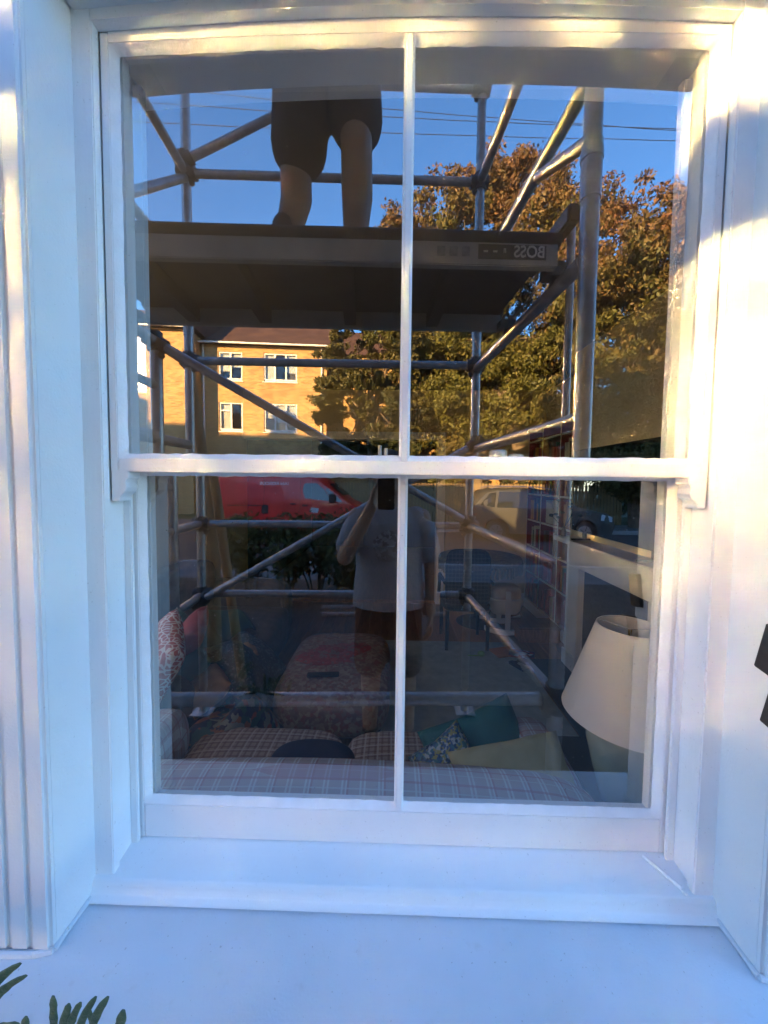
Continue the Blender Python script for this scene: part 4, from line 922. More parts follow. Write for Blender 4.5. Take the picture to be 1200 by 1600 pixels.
TEE = noisy('white_cotton_tee', (0.32, 0.32, 0.335), (0.40, 0.40, 0.415), 8, 0.9, 0.5, 14, bdist=0.02)
b = MB(); b.rings([ell(P(0, 0, 0.86), 0.195, 0.135), ell(P(0, 0, 0.95), 0.19, 0.135), ell(P(0, 0.0, 1.08), 0.178, 0.13), ell(P(0, 0, 1.2), 0.185, 0.13), ell(P(0, 0, 1.33), 0.19, 0.115), ell(P(0, 0, 1.405), 0.13, 0.085), ell(P(0, 0, 1.42), 0.075, 0.07)])
limb(b, [P(-0.15, 0, 1.355), P(-0.20, 0.03, 1.30), P(-0.23, 0.10, 1.215)], [0.068, 0.066, 0.064]); limb(b, [P(0.15, 0, 1.355), P(0.205, 0, 1.28), P(0.235, 0, 1.16)], [0.068, 0.066, 0.064])
remeshed('t_shirt', b, 0.010, TEE, ph, 3)
PRINT = patch_mat('grey_chest_print', [(0.10, 0.11, 0.12), (0.4, 0.4, 0.41), (0.16, 0.17, 0.18), (0.5, 0.5, 0.5)], 60)
m = MB(); vs = []; rings_ = 6; nn = 28
vs.append(P(-0.005, 0.1375, 1.215))
for j in range(1, rings_ + 1):
    for i in range(nn):
        a = i / nn * 6.2832; rr = 0.085 * j / rings_ * (1 + 0.05 * math.sin(5 * a)); x = -0.005 + rr * math.cos(a); z = 1.215 + rr * math.sin(a)
        vs.append(P(x, 0.133 * math.sqrt(max(0.05, 1 - (x / 0.19) ** 2)) + 0.0035 - max(0, z - 1.24) * 0.13, z))
fs = [(0, 1 + i, 1 + (i + 1) % nn) for i in range(nn)] + [(1+j*nn+i, 1+(j+1)*nn+i, 1+(j+1)*nn+(i+1)%nn, 1+j*nn+(i+1)%nn) for j in range(rings_ - 1) for i in range(nn)]
m.add(vs, fs); part('chest_print', m, PRINT, ph, smooth='all')
DKSH = noisy('dark_shorts', (0.012, 0.013, 0.018), (0.022, 0.024, 0.032), 10, 0.9)
b = MB(); b.rings([ell(P(0, -0.02, 0.80), 0.17, 0.115), ell(P(0, -0.02, 0.92), 0.175, 0.125), ell(P(0, -0.02, 0.98), 0.16, 0.115)])
limb(b, [P(-0.088, -0.02, 0.84), P(-0.105, 0, 0.53)], [0.102, 0.090]); limb(b, [P(0.088, -0.02, 0.84), P(0.112, 0, 0.53)], [0.102, 0.090]); remeshed('shorts', b, 0.012, DKSH, ph, 3)
HAIR = noisy('dark_brown_hair', (0.02, 0.013, 0.009), (0.04, 0.026, 0.016), 40, 0.6)
b = MB(); hc = P(0, 0.03, 1.605); b.sphere(hc - f * 0.012 + Vector((0, 0, 0.026)), (0.086, 0.096, 0.092), 20, 14); b.sphere(hc - f * 0.05 - Vector((0, 0, 0.03)), (0.07, 0.055, 0.07), 14, 10); remeshed('hair', b, 0.008, HAIR, ph, 2)
SHOE = flat('dark_shoe', (0.02, 0.02, 0.022), 0.6)
for x, fx, an in ((-0.105, -0.15, -0.03), (0.12, 0.2, -0.02)):
    b = MB(); ff = Vector((fx, 0.98, 0)); p = P(x, an, 0); b.capsule(p - ff * 0.04 + Vector((0, 0, 0.046)), p + ff * 0.14 + Vector((0, 0, 0.042)), 0.046, 0.040, 12); b.capsule(p + Vector((0, 0, 0.06)), p + Vector((0, 0, 0.10)), 0.048, 0.046, 12); remeshed('shoe', b, 0.009, SHOE, ph, 2)
# the phone, just behind the lens position
phn = thing('phone', 'black phone held upright in the raised hand', 'phone', (CX - 0.025, CY - 0.02, C - 0.10))
w = MB(); w.box((CX - 0.060, CY - 0.024, C - 0.128), (CX + 0.013, CY - 0.016, C + 0.022)); part('case', w, flat('phone_back', (0.015, 0.015, 0.017), 0.25), phn, bevel=0.003)
w = MB(); w.box((CX - 0.022, CY - 0.0158, C - 0.022), (CX + 0.010, CY - 0.0140, C + 0.018)); part('camera_plate', w, flat('phone_plate', (0.03, 0.03, 0.032), 0.15), phn, bevel=0.0008)
for dx, dz in ((-0.013, 0.008), (-0.013, -0.011), (0.001, -0.002)):
    w = MB(); w.tube((CX + dx, CY - 0.0139, C + dz), (CX + dx, CY - 0.0125, C + dz), 0.006, n=18); part('lens', w, flat('lens_glass', (0.005, 0.005, 0.008), 0.05), phn)

# workman on the platform: shorts, bare legs
wz = C + 0.787; wx, wy = -0.295, -0.735
def W(x, y, z): return Vector((wx + x, wy + y, wz + z))
wm = thing('person', 'person in dark shorts and dark top standing on the platform', 'person', (wx, wy, wz))
b = MB()
b.rings([ell(W(0, -0.02, 0.84), 0.16, 0.11), ell(W(0, -0.02, 0.97), 0.172, 0.12), ell(W(0, 0, 1.1), 0.155, 0.11), ell(W(0, 0.02, 1.25), 0.175, 0.115), ell(W(0, 0.03, 1.38), 0.185, 0.105), ell(W(0, 0.03, 1.46), 0.09, 0.08)])
limb(b, [W(-0.09, -0.02, 0.9), W(-0.115, 0.01, 0.50), W(-0.125, -0.045, 0.33), W(-0.175, -0.02, 0.09)], [0.095, 0.060, 0.062, 0.040])
limb(b, [W(0.09, -0.02, 0.9), W(0.120, 0.02, 0.50), W(0.120, -0.03, 0.33), W(0.115, -0.01, 0.09)], [0.095, 0.060, 0.062, 0.040])
foot(b, W(-0.175, -0.02, 0.09), (-0.25, 0.97, 0), wz); foot(b, W(0.115, -0.01, 0.09), (0.15, 0.98, 0), wz)
b.capsule(W(0, 0.03, 1.42), W(0, 0.05, 1.55), 0.06, 0.055); head(b, W(0, 0.07, 1.64), f)
hx = []
for s_ in (-1, 1):
    sh, el_, wr_ = W(0.19 * s_, 0.03, 1.40), W(0.25 * s_, 0.20, 1.24), W(0.20 * s_, 0.36, 1.42)
    limb(b, [sh, el_, wr_], [0.055, 0.044, 0.029]); hand(b, wr_, (0, 0.75, 0.65), (-s_, 0, 0), (0, -0.65, 0.75), 0.22, 1.0, 1)
remeshed('body', b, 0.0068, noisy('shaded_skin', (0.20, 0.115, 0.075), (0.26, 0.15, 0.10), 8, 0.5), wm, 2)  # legs are backlit: their shade is put into a darker skin colour
b = MB(); b.rings([ell(W(0, -0.02, 0.80), 0.175, 0.125), ell(W(0, -0.02, 0.93), 0.19, 0.14), ell(W(0, -0.02, 1.04), 0.168, 0.125)])
limb(b, [W(-0.09, -0.02, 0.86), W(-0.102, 0.0, 0.49)], [0.114, 0.108]); limb(b, [W(0.092, -0.02, 0.86), W(0.118, 0.0, 0.58)], [0.112, 0.102]); remeshed('shorts', b, 0.012, DKSH, wm, 3)
b = MB(); b.rings([ell(W(0, 0, 0.95), 0.195, 0.145), ell(W(0, 0, 1.1), 0.18, 0.135), ell(W(0, 0.02, 1.25), 0.195, 0.135), ell(W(0, 0.03, 1.39), 0.20, 0.12), ell(W(0, 0.03, 1.47), 0.10, 0.09)])
for s_ in (-1, 1): limb(b, [W(0.16 * s_, 0.03, 1.39), W(0.235 * s_, 0.15, 1.29)], [0.072, 0.066])
remeshed('t_shirt', b, 0.012, noisy('navy_tee', (0.02, 0.025, 0.04), (0.03, 0.035, 0.05), 8, 0.9), wm, 3)
b = MB(); hc = W(0, 0.06, 1.66); b.sphere(hc - f * 0.012 + Vector((0, 0, 0.024)), (0.085, 0.095, 0.09), 20, 14); remeshed('hair', b, 0.008, HAIR, wm, 2)
for ax, ay, fx in ((-0.175, -0.02, -0.25), (0.115, -0.01, 0.15)):
    b = MB(); ff = Vector((fx, 0.97, 0)); p = W(ax, ay, 0); b.capsule(p - ff * 0.045 + Vector((0, 0, 0.048)), p + ff * 0.15 + Vector((0, 0, 0.044)), 0.048, 0.042, 12); b.capsule(p + Vector((0, 0, 0.06)), p + Vector((0.012 if ax < 0 else 0, -0.005, 0.21 if ax < 0 else 0.15)), 0.05, 0.053, 12); remeshed('boot', b, 0.009, SHOE, wm, 2)

# ------------------------------------------------------------------ vehicles
def car_paint(name, col):
    m, t, b = principled(name, col, 0.35, 0.0, 0.5); b.inputs['Coat Weight'].default_value = 0.4; b.inputs['Coat Roughness'].default_value = 0.06; return m
VGLASS = flat('vehicle_glass', (0.02, 0.025, 0.03), 0.04, 0, 0.9); TRIM = flat('black_trim', (0.02, 0.02, 0.02), 0.6); RIM = flat('alloy_rim', (0.45, 0.45, 0.46), 0.3, 0.9); LENS = flat('headlamp_lens', (0.65, 0.68, 0.72), 0.1, 0, 0.8)
def vehicle(root, x0, ymid, halfw, prof, paint, axles, wr, belt, tumble, windows, zroof):
    """prof: side outline (x from the rear, z); halfw at the belt; the near side faces +y"""
    def hw(x, z):
        k = 1.0 if z <= belt else 1 - tumble * (z - belt) / (zroof - belt)
        L = max(p[0] for p in prof); e = min(x, L - x); nose = 1 - 0.10 * max(0, (0.55 - e) / 0.55) ** 2
        low = 1 - 0.05 * max(0, (0.55 - z)) / 0.4
        return halfw * k * nose * low
    # dense outline with wheel arches
    pts = []
    n = len(prof)
    for i in range(n):
        a, c = prof[i], prof[(i + 1) % n]; k = max(1, int(math.hypot(c[0] - a[0], c[1] - a[1]) / 0.12))
        for j in range(k): pts.append((a[0] + (c[0] - a[0]) * j / k, a[1] + (c[1] - a[1]) * j / k))
    # body grid: columns by x, rows by z
    m = MB(); L = max(p[0] for p in prof); nx = 60
    def span(x):
        zs = []
        for i in range(n):
            a, c = prof[i], prof[(i + 1) % n]
            if (a[0] - x) * (c[0] - x) <= 0 and abs(a[0] - c[0]) > 1e-6: zs.append(a[1] + (c[1] - a[1]) * (x - a[0]) / (c[0] - a[0]))
        return (min(zs), max(zs)) if zs else (0.4, 0.5)
    rs = []
    for i in range(nx + 1):
        x = 0.004 + (L - 0.008) * i / nx; za, zc = span(x)
        for ax in axles:
            d = abs(x - ax)
            if d < wr + 0.07: za = max(za, wr + math.sqrt((wr + 0.07) ** 2 - d ** 2))
        ring = []; nr = 14
        for k in range(nr + 1):
            u = k / nr; z = za + (zc - za) * u; h = hw(x, z); 
            if u > 0.93: h *= 1 - 0.5 * ((u - 0.93) / 0.07) ** 2 * 0.3
            ring.append((h, z))
        full = [Vector((x0 + x, ymid + h, z)) for h, z in ring] + [Vector((x0 + x, ymid - h, z)) for h, z in ring[::-1]]
        rs.append(full)
    m.rings(rs); body = part('body', m, paint, root, smooth=True)
    for (poly, nm, mt, pr) in windows:
        m = MB(); vs = []
        for s_ in (1, -1):
            vsn = [Vector((x0 + x, ymid + s_ * (hw(x, z) + pr), z)) for x, z in poly]; m.add(vsn, [tuple(range(len(vsn)))])
        part(nm, m, mt, root)
    for ax in axles:
        for s_ in (1, -1):
            yc = ymid + s_ * (halfw * 0.96 - 0.12); wh = MB(); wh.tube((x0 + ax, yc - s_ * 0.11, wr), (x0 + ax, yc + s_ * 0.11, wr), wr, n=28); wo = part('wheel', wh, RUBBER, root, bevel=0.02, smooth=True)
            rm = MB(); rm.tube((x0 + ax, yc + s_ * 0.10, wr), (x0 + ax, yc + s_ * 0.118, wr), wr * 0.66, wr * 0.60, 24)
            part('rim', rm, RIM, wo, smooth=True)
            sp_ = MB()
            for k in range(5): a = k / 5 * 6.283; sp_.tube((x0 + ax + 0.05 * math.cos(a), yc + s_ * 0.121, wr + 0.05 * math.sin(a)), (x0 + ax + wr * 0.55 * math.cos(a), yc + s_ * 0.121, wr + wr * 0.55 * math.sin(a)), 0.012, n=6)
            part('spoke', sp_, TRIM, wo)
            ra = MB(); ra.tube((x0 + ax, yc - s_ * 0.16, wr), (x0 + ax, yc - s_ * 0.115, wr), wr + 0.06, n=24); part('wheel_well', ra, TRIM, root)
    return hw, body
RED = car_paint('red_van_paint', (0.66, 0.022, 0.022))
vx0, vym, vhw = -5.62, -11.2, 0.97
van = thing('delivery_van', 'red panel van parked across the road with small white lettering', 'van', (vx0 + 2.48, vym, 0))
vprof = [(0.02, 0.40), (0.0, 0.75), (0.03, 1.30), (0.10, 1.85), (0.22, 1.99), (1.2, 2.04), (2.9, 2.02), (3.35, 1.93), (3.62, 1.75), (4.08, 1.36), (4.28, 1.18), (4.72, 1.02), (4.90, 0.88), (4.97, 0.70), (4.96, 0.42), (4.90, 0.30), (0.10, 0.30)]
win_front = [(2.98, 1.28), (3.78, 1.20), (3.55, 1.55), (3.32, 1.74), (2.95, 1.74), (2.90, 1.55)]
hwf, vb = vehicle(van, vx0, vym, vhw, vprof, RED, (0.92, 4.08), 0.335, 1.15, 0.13, [
    (win_front, 'side_window', VGLASS, 0.006), ([(3.80, 1.20), (4.12, 1.18), (3.66, 1.60), (3.58, 1.55)], 'quarter_window', VGLASS, 0.004),
    ([(4.30, 0.84), (4.80, 0.72), (4.84, 0.84), (4.46, 1.02)], 'headlight', LENS, 0.008),
    ([(0.60, 1.02), (1.75, 1.02), (1.75, 1.06), (0.60, 1.06)], 'slide_track', TRIM, 0.004),
    ([(1.66, 0.80), (1.86, 0.80), (1.86, 1.06), (1.66, 1.06)], 'fuel_flap', TRIM, 0.005),
    ([(0.05, 0.30), (4.93, 0.30), (4.93, 0.37), (0.05, 0.37)], 'sill_trim', TRIM, 0.006),
    ([(0.02, 1.15), (0.07, 1.15), (0.11, 1.62), (0.05, 1.62)], 'tail_light', flat('tail_lens', (0.6, 0.35, 0.3), 0.2), 0.01),
    ([(3.12, 0.86), (3.36, 0.84), (3.40, 0.98), (3.16, 1.00)], 'door_sticker', flat('white_sticker', (0.6, 0.55, 0.55), 0.5), 0.005)], 2.04)
for xa in (1.72, 2.83, 3.98):
    m = MB()
    for k in range(10):
        z = 0.45 + k * 0.14
        if xa > 3.9 and z > 1.1: break
        for s_ in (1, -1): m.add([Vector((vx0 + xa + dx, vym + s_ * (hwf(xa, zz) + 0.002), zz)) for dx, zz in ((-0.006, z), (0.006, z), (0.006, z + 0.14), (-0.006, z + 0.14))], [(0, 1, 2, 3)])
    part('door_seam', m, TRIM, van)
for xa, za in ((2.62, 1.10), (2.98, 1.06)):
    m = MB(); soft_box(m, (vx0 + xa - 0.09, vym + hwf(xa, za) - 0.01, za - 0.03), (vx0 + xa + 0.09, vym + hwf(xa, za) + 0.03, za + 0.03), 3, 4); part('door_handle', m, TRIM, van, smooth='all')
for s_ in (1, -1):
    m = MB(); soft_box(m, (vx0 + 3.72, vym + s_ * 0.99 - 0.02 + (0 if s_ > 0 else -0.16), 1.16), (vx0 + 3.90, vym + s_ * 0.99 + (0.18 if s_ > 0 else 0.02), 1.44), 4, 5); part('door_mirror', m, TRIM, van, smooth='all')
m = MB()
for (za, zc, xa, xc) in ((0.30, 0.62, 4.86, 4.99),): m.box((vx0 + xa, vym - 0.82, za), (vx0 + xc, vym + 0.82, zc))
part('bumper', m, TRIM, van, bevel=0.02)
m = MB(); zz = [(4.10, 1.385), (3.66, 1.755)]
m.add([Vector((vx0 + 4.12, vym - 0.78, 1.375)), Vector((vx0 + 4.12, vym + 0.78, 1.375)), Vector((vx0 + 3.68, vym + 0.72, 1.735)), Vector((vx0 + 3.68, vym - 0.72, 1.735))], [(0, 1, 2, 3)]); part('windscreen', m, VGLASS, van)
for ax in (0.92, 4.08):
    m = MB(); 
    for k in range(14):
        a0, a1 = math.pi * k / 14, math.pi * (k + 1) / 14
        m.tube((vx0 + ax + 0.43 * math.cos(a0), vym + hwf(ax, 0.6) + 0.0, 0.335 + 0.43 * math.sin(a0)), (vx0 + ax + 0.43 * math.cos(a1), vym + hwf(ax, 0.6) + 0.0, 0.335 + 0.43 * math.sin(a1)), 0.022, n=8)
    part('arch_lip', m, RED, van, smooth=True)
text_obj('van_lettering', 'IAN ROSCOE', 0.135, Vector((vx0 + 2.02, vym + hwf(2.0, 1.72) + 0.006, 1.72)), Matrix.Rotation(0.0, 4, 'Z') @ FACE_WIN @ Matrix.Rotation(-0.145, 4, 'X'), flat('white_vinyl', (0.75, 0.75, 0.75), 0.5), van, 0.002, sx=1.15)

SILVER = car_paint('dark_grey_paint', (0.07, 0.07, 0.066))
cx0, cym = 2.35, -11.4
car = thing('parked_car', 'dark grey estate car parked across the road right of the van', 'car', (cx0 + 2.25, cym, 0))
cprof = [(0.03, 0.35), (0.0, 0.75), (0.05, 1.0), (0.28, 1.30), (0.55, 1.56), (0.9, 1.64), (2.0, 1.66), (2.7, 1.58), (3.35, 1.12), (3.6, 1.04), (4.25, 0.92), (4.42, 0.78), (4.48, 0.55), (4.42, 0.25), (0.10, 0.25)]
hwc, cb_ = vehicle(car, cx0, cym, 0.90, cprof, SILVER, (0.85, 3.55), 0.33, 0.98, 0.22, [
    ([(1.95, 1.04), (3.15, 1.06), (2.72, 1.40), (2.45, 1.52), (1.95, 1.55)], 'front_side_window', VGLASS, 0.006),
    ([(0.85, 1.06), (1.88, 1.04), (1.88, 1.55), (0.95, 1.54)], 'rear_side_window', VGLASS, 0.006),
    ([(0.35, 1.14), (0.78, 1.06), (0.86, 1.52), (0.66, 1.50)], 'quarter_window', VGLASS, 0.006),
    ([(4.0, 0.72), (4.38, 0.66), (4.36, 0.82), (4.02, 0.90)], 'headlight', LENS, 0.008),
    ([(0.02, 0.80), (0.25, 0.82), (0.22, 1.06), (0.07, 1.0)], 'tail_light', flat('red_lens', (0.35, 0.02, 0.02), 0.2), 0.008)], 1.66)
for s_ in (1, -1):
    m = MB(); m.path([(cx0 + 0.7, cym + s_ * 0.68, 1.63), (cx0 + 1.0, cym + s_ * 0.67, 1.70), (cx0 + 2.2, cym + s_ * 0.67, 1.70), (cx0 + 2.6, cym + s_ * 0.68, 1.62)], [0.014] * 4, 8); part('roof_rail', m, RIM, car, smooth=True)
    m = MB(); soft_box(m, (cx0 + 2.85, cym + s_ * 0.93 - 0.08, 1.02), (cx0 + 3.02, cym + s_ * 0.93 + 0.08, 1.17), 4, 5); part('door_mirror', m, SILVER, car, smooth='all')
for xa in (1.0, 1.92, 3.0):
    m = MB()
    for s_ in (1, -1): m.add([Vector((cx0 + xa + dx, cym + s_ * (hwc(xa, zz) + 0.002), zz)) for dx, zz in ((-0.005, 0.42), (0.005, 0.42), (0.005, 1.0), (-0.005, 1.0))], [(0, 1, 2, 3)])
    part('door_seam', m, TRIM, car)
for xa in (1.3, 2.15):
    m = MB(); m.box((cx0 + xa - 0.09, cym + hwc(xa, 0.9) - 0.005, 0.9), (cx0 + xa + 0.09, cym + hwc(xa, 0.9) + 0.025, 0.93)); part('door_handle', m, SILVER, car, bevel=0.006)

# ------------------------------------------------------------------ brick flats opposite
fl_ = thing('brick_flats', 'three storey yellow brick block of flats with white windows across the street', 'building', (-8, -18.6, 0.1))
FROT = Matrix.Translation((-7.0, -18.5, 0)) @ Matrix.Rotation(R(-5.0), 4, 'Z') @ Matrix.Translation((7.0, 18.5, 0))
def fpart(name, mb, mat, parent, **k):
    mb.v = [tuple(FROT @ Vector(v)) for v in mb.v]; return part(name, mb, mat, parent, **k)
YF = -18.5; ze = C + 6.85
# main wall with real openings: columns of brick between windows
cols = [(-8.97, -7.80), (-6.72, -5.02), (-12.6, -11.2)]
rows = [(C - 0.4, C + 1.1), (C + 2.45, C + 3.95), (C + 5.05, C + 6.5)]
xl, xr = -9.85, -3.5
w = MB()
cuts = sorted([c for c in cols if c[0] > xl]); xcur = xl
for a, b_ in cuts + [(xr, xr)]:
    w.box((xcur, YF - 0.3, 0.1), (a, YF, ze)); 
    if a < xr:
        zc = 0.1
        for z0, z1 in rows + [(ze, ze)]:
            w.box((a, YF - 0.3, zc), (b_, YF, z0)); zc = z1
    xcur = b_
fpart('front_wall', w, BRICK, fl_)
w = MB(); w.box((xl, YF - 8, 0.1), (xr, YF - 0.9, ze)); fpart('rear_block', w, BRICK, fl_)
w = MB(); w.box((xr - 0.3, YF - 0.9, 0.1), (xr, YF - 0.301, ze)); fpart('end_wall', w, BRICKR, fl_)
w = MB(); GX0, GX1, GZ0, GZ1 = -14.7, -11.9, 5.9, 8.6      # unseen large top floor window, placed and sized to mirror the low sun
w.box((GX1, YF - 8, 0.1), (xl - 0.002, YF + 1.2, ze + 0.25)); w.box((-24, YF - 8, 0.1), (GX0, YF + 1.2, ze + 0.25)); w.box((GX0, YF - 8, 0.1), (GX1, YF + 0.8, ze + 0.25))
w.box((GX0, YF + 0.8, 0.1), (GX1, YF + 1.2, GZ0)); w.box((GX0, YF + 0.8, GZ1), (GX1, YF + 1.2, ze + 0.25)); fpart('projecting_wing', w, BRICK, fl_)
bigw = fpart('large_window', MB().box((GX0, YF + 1.0, GZ0), (GX1, YF + 1.06, GZ0 + 0.1)), UPVC, fl_)
MIRRORG = make_glass('reflective_glass', 9.5, (0.5, 0.55, 0.55), rough=0.12)  # made more mirror-like than ordinary glass, to strengthen the sun glint
for i in range(4):
    for j in range(2):
        xa = GX0 + (GX1 - GX0) * i / 4; xb = GX0 + (GX1 - GX0) * (i + 1) / 4; za = GZ0 + 0.1 + (GZ1 - GZ0 - 0.1) * j / 2; zb = GZ0 + 0.1 + (GZ1 - GZ0 - 0.1) * (j + 1) / 2
        fpart('pane', MB().quad((xa + 0.03, YF + 1.05, za + 0.03), (xb - 0.03, YF + 1.05, za + 0.03), (xb - 0.03, YF + 1.05, zb - 0.03), (xa + 0.03, YF + 1.05, zb - 0.03)), MIRRORG, bigw)
for i in range(5): xa = GX0 + (GX1 - GX0) * i / 4; fpart('mullion', MB().box((max(GX0, xa - 0.03), YF + 1.02, GZ0 + 0.1), (min(GX1, xa + 0.03), YF + 1.09, GZ1)), UPVC, bigw)
for j in range(1, 2): za = GZ0 + 0.1 + (GZ1 - GZ0 - 0.1) * j / 2; fpart('transom', MB().box((GX0 + 0.03, YF + 1.03, za - 0.03), (GX1 - 0.03, YF + 1.085, za + 0.03)), UPVC, bigw)
w = MB(); w.box((xr + 0.002, YF - 9, 0.1), (9.5, YF - 1.2, ze - 0.02)); fpart('set_back_wing', w, BRICK, fl_)
w = MB(); w.prism([(YF + 0.35, ze + 0.02), (YF - 8.2, ze + 0.02), (YF - 4, ze + 2.75)], xl, xr + 0.2, 'x'); rf = fpart('roof', w, ROOFT, fl_)
w = MB(); w.prism([(YF + 1.55, ze + 0.30), (YF - 8.2, ze + 0.30), (YF - 3.4, ze + 3.0)], -24, xl + 0.25, 'x'); fpart('roof', w, ROOFT, fl_)
w = MB(); w.prism([(YF - 0.9, ze), (YF - 9.2, ze), (YF - 4.5, ze + 2.6)], xr + 0.21, 9.7, 'x'); fpart('roof', w, ROOFT, fl_)
w = MB(); w.box((xl, YF + 0.34, ze - 0.06), (xr + 0.2, YF + 0.42, ze + 0.02)); fpart('gutter', w, UPVC, fl_, bevel=0.02)
w = MB(); w.box((-24, YF + 1.54, ze + 0.20), (xl + 0.2, YF + 1.62, ze + 0.30)); fpart('gutter', w, UPVC, fl_, bevel=0.02)
w = MB(); w.tube((xr - 0.25, YF + 0.06, 0.1), (xr - 0.25, YF + 0.06, ze - 0.05), 0.05, n=10); fpart('downpipe', w, UPVC, fl_, smooth=True)
w = MB(); w.tube((xl + 0.15, YF + 0.06, 0.1), (xl + 0.15, YF + 0.06, ze - 0.05), 0.045, n=10); fpart('downpipe', w, UPVC, fl_, smooth=True)
def far_window(x0, x1, z0, z1, nl, y=YF):
    wn = fpart('window', MB().box((x0, y - 0.14, z0), (x1, y - 0.09, z0 + 0.07)), UPVC, fl_)
    fr = MB(); fw = 0.07; ya, yb = y - 0.13, y - 0.05
    fr.box((x0, ya, z0 + 0.0705), (x0 + fw, yb, z1)); fr.box((x1 - fw, ya, z0 + 0.0705), (x1, yb, z1)); fr.box((x0 + fw, ya, z1 - fw), (x1 - fw, yb, z1)); fr.box((x0 + fw, ya, z0 + 0.0705), (x1 - fw, yb, z0 + 0.14))
    for k in range(1, nl): xm = x0 + (x1 - x0) * k / nl; fr.box((xm - 0.04, ya + 0.002, z0 + 0.14), (xm + 0.04, yb + 0.002, z1 - fw))
    zt = z1 - 0.42
    k0 = 1 if nl == 3 else 0
    xa = x0 + (x1 - x0) * k0 / nl; xb = x0 + (x1 - x0) * (k0 + 1) / nl; fr.box((xa + 0.041, ya + 0.004, zt - 0.03), (xb - 0.041, yb + 0.003, zt + 0.03))
    fpart('window_frame', fr, UPVC, wn)
    sl = MB(); sl.box((x0 - 0.05, y - 0.05, z0 - 0.05), (x1 + 0.05, y + 0.06, z0 - 0.005)); fpart('sill', sl, UPVC, wn)
    for k in range(nl):
        xa = x0 + (x1 - x0) * k / nl; xb = x0 + (x1 - x0) * (k + 1) / nl
        fpart('pane', MB().box((xa + 0.03, y - 0.105, z0 + 0.1), (xb - 0.03, y - 0.10, z1 - 0.05)), make_glass_far, wn)
    cu = MB(); rr = random.Random(int(x0 * 31 + z0 * 17))
    for k in range(nl):
        if rr.random() < 0.75:
            xa = x0 + (x1 - x0) * k / nl; xb = x0 + (x1 - x0) * (k + 1) / nl; zb = z0 + (z1 - z0) * rr.choice((0.1, 0.35, 0.5)); cu.box((xa + 0.04, y - 0.20, zb), (xb - 0.04, y - 0.19, z1 - 0.03))
    if cu.v: fpart('blind', cu, CURTAIN, wn)
    rb = MB(); rb.box((x0 - 0.0, y - 0.88, z0), (x1, y - 0.86, z1)); fpart('room_back', rb, flat('dim_room', (0.10, 0.09, 0.08), 0.9), wn)
make_glass_far = make_glass('far_glass', 1.5, (0.9, 0.92, 0.92))
for a, b_ in cuts:
    for z0, z1 in rows: far_window(a, b_, z0, z1, 3 if b_ - a > 1.4 else 2)
# electricity box on the side wall
w = MB(); p = out(540, 695, 18.6); w.box((p.x - 0.4, YF - 1.19, p.z - 0.5), (p.x + 0.4, YF - 1.1, p.z + 0.4)); fpart('vent_panel', w, UPVC, fl_)

# distant house seen low between the tree trunks
dh = thing('distant_house', 'pale rendered house far behind the trees on the right', 'house', (9, -34, 0))
w = MB(); w.box((3, -40, 0), (16, -33, 5.5)); part('wall', w, noisy('pale_render', (0.45, 0.40, 0.34), (0.5, 0.46, 0.4), 2, 0.9), dh)
w = MB(); w.prism([(-32.6, 5.5), (-40.4, 5.5), (-36.5, 8)], 2.6, 16.4, 'x'); part('roof', w, ROOFT, dh)
for xa in (4.2, 7.0, 10, 13):
    for z in (1.0, 3.6): part('window', MB().box((xa, -33.0, z), (xa + 1.3, -32.95, z + 1.3)), VGLASS, dh)

# ------------------------------------------------------------------ picket fence across the road
fe = thing('picket_fence', 'tall close boarded timber fence across the road behind the van', 'fence', (1, -14.9, 0.1))
FW = noisy('fence_board', (0.24, 0.16, 0.075), (0.34, 0.24, 0.12), 3, 0.85)
sm = MB().prism([(-0.05, 0), (0.05, 0), (0.05, 1.6), (0, 1.66), (-0.05, 1.6)], 0, 0.02, 'y').mesh('slat', [FW])
xx = -3.2
while xx < 9.6:
    o = link('slat', sm, fe); o.matrix_parent_inverse = Matrix.Identity(4); o.location = (xx - 1, 0.03, 0.02 + random.uniform(-0.015, 0.015)); o.rotation_euler = (0, random.uniform(-0.01, 0.01), 0); xx += 0.135
for z in (0.45, 1.25): part('fence_rail', MB().box((-3.3, -14.94, z + 0.1), (9.7, -14.872, z + 0.18)), FW, fe)
for k in range(6): part('fence_post', MB().box((-3.3 + k * 2.58, -15.05, 0.1), (-3.2 + k * 2.58, -14.941, 1.75)), FW, fe)

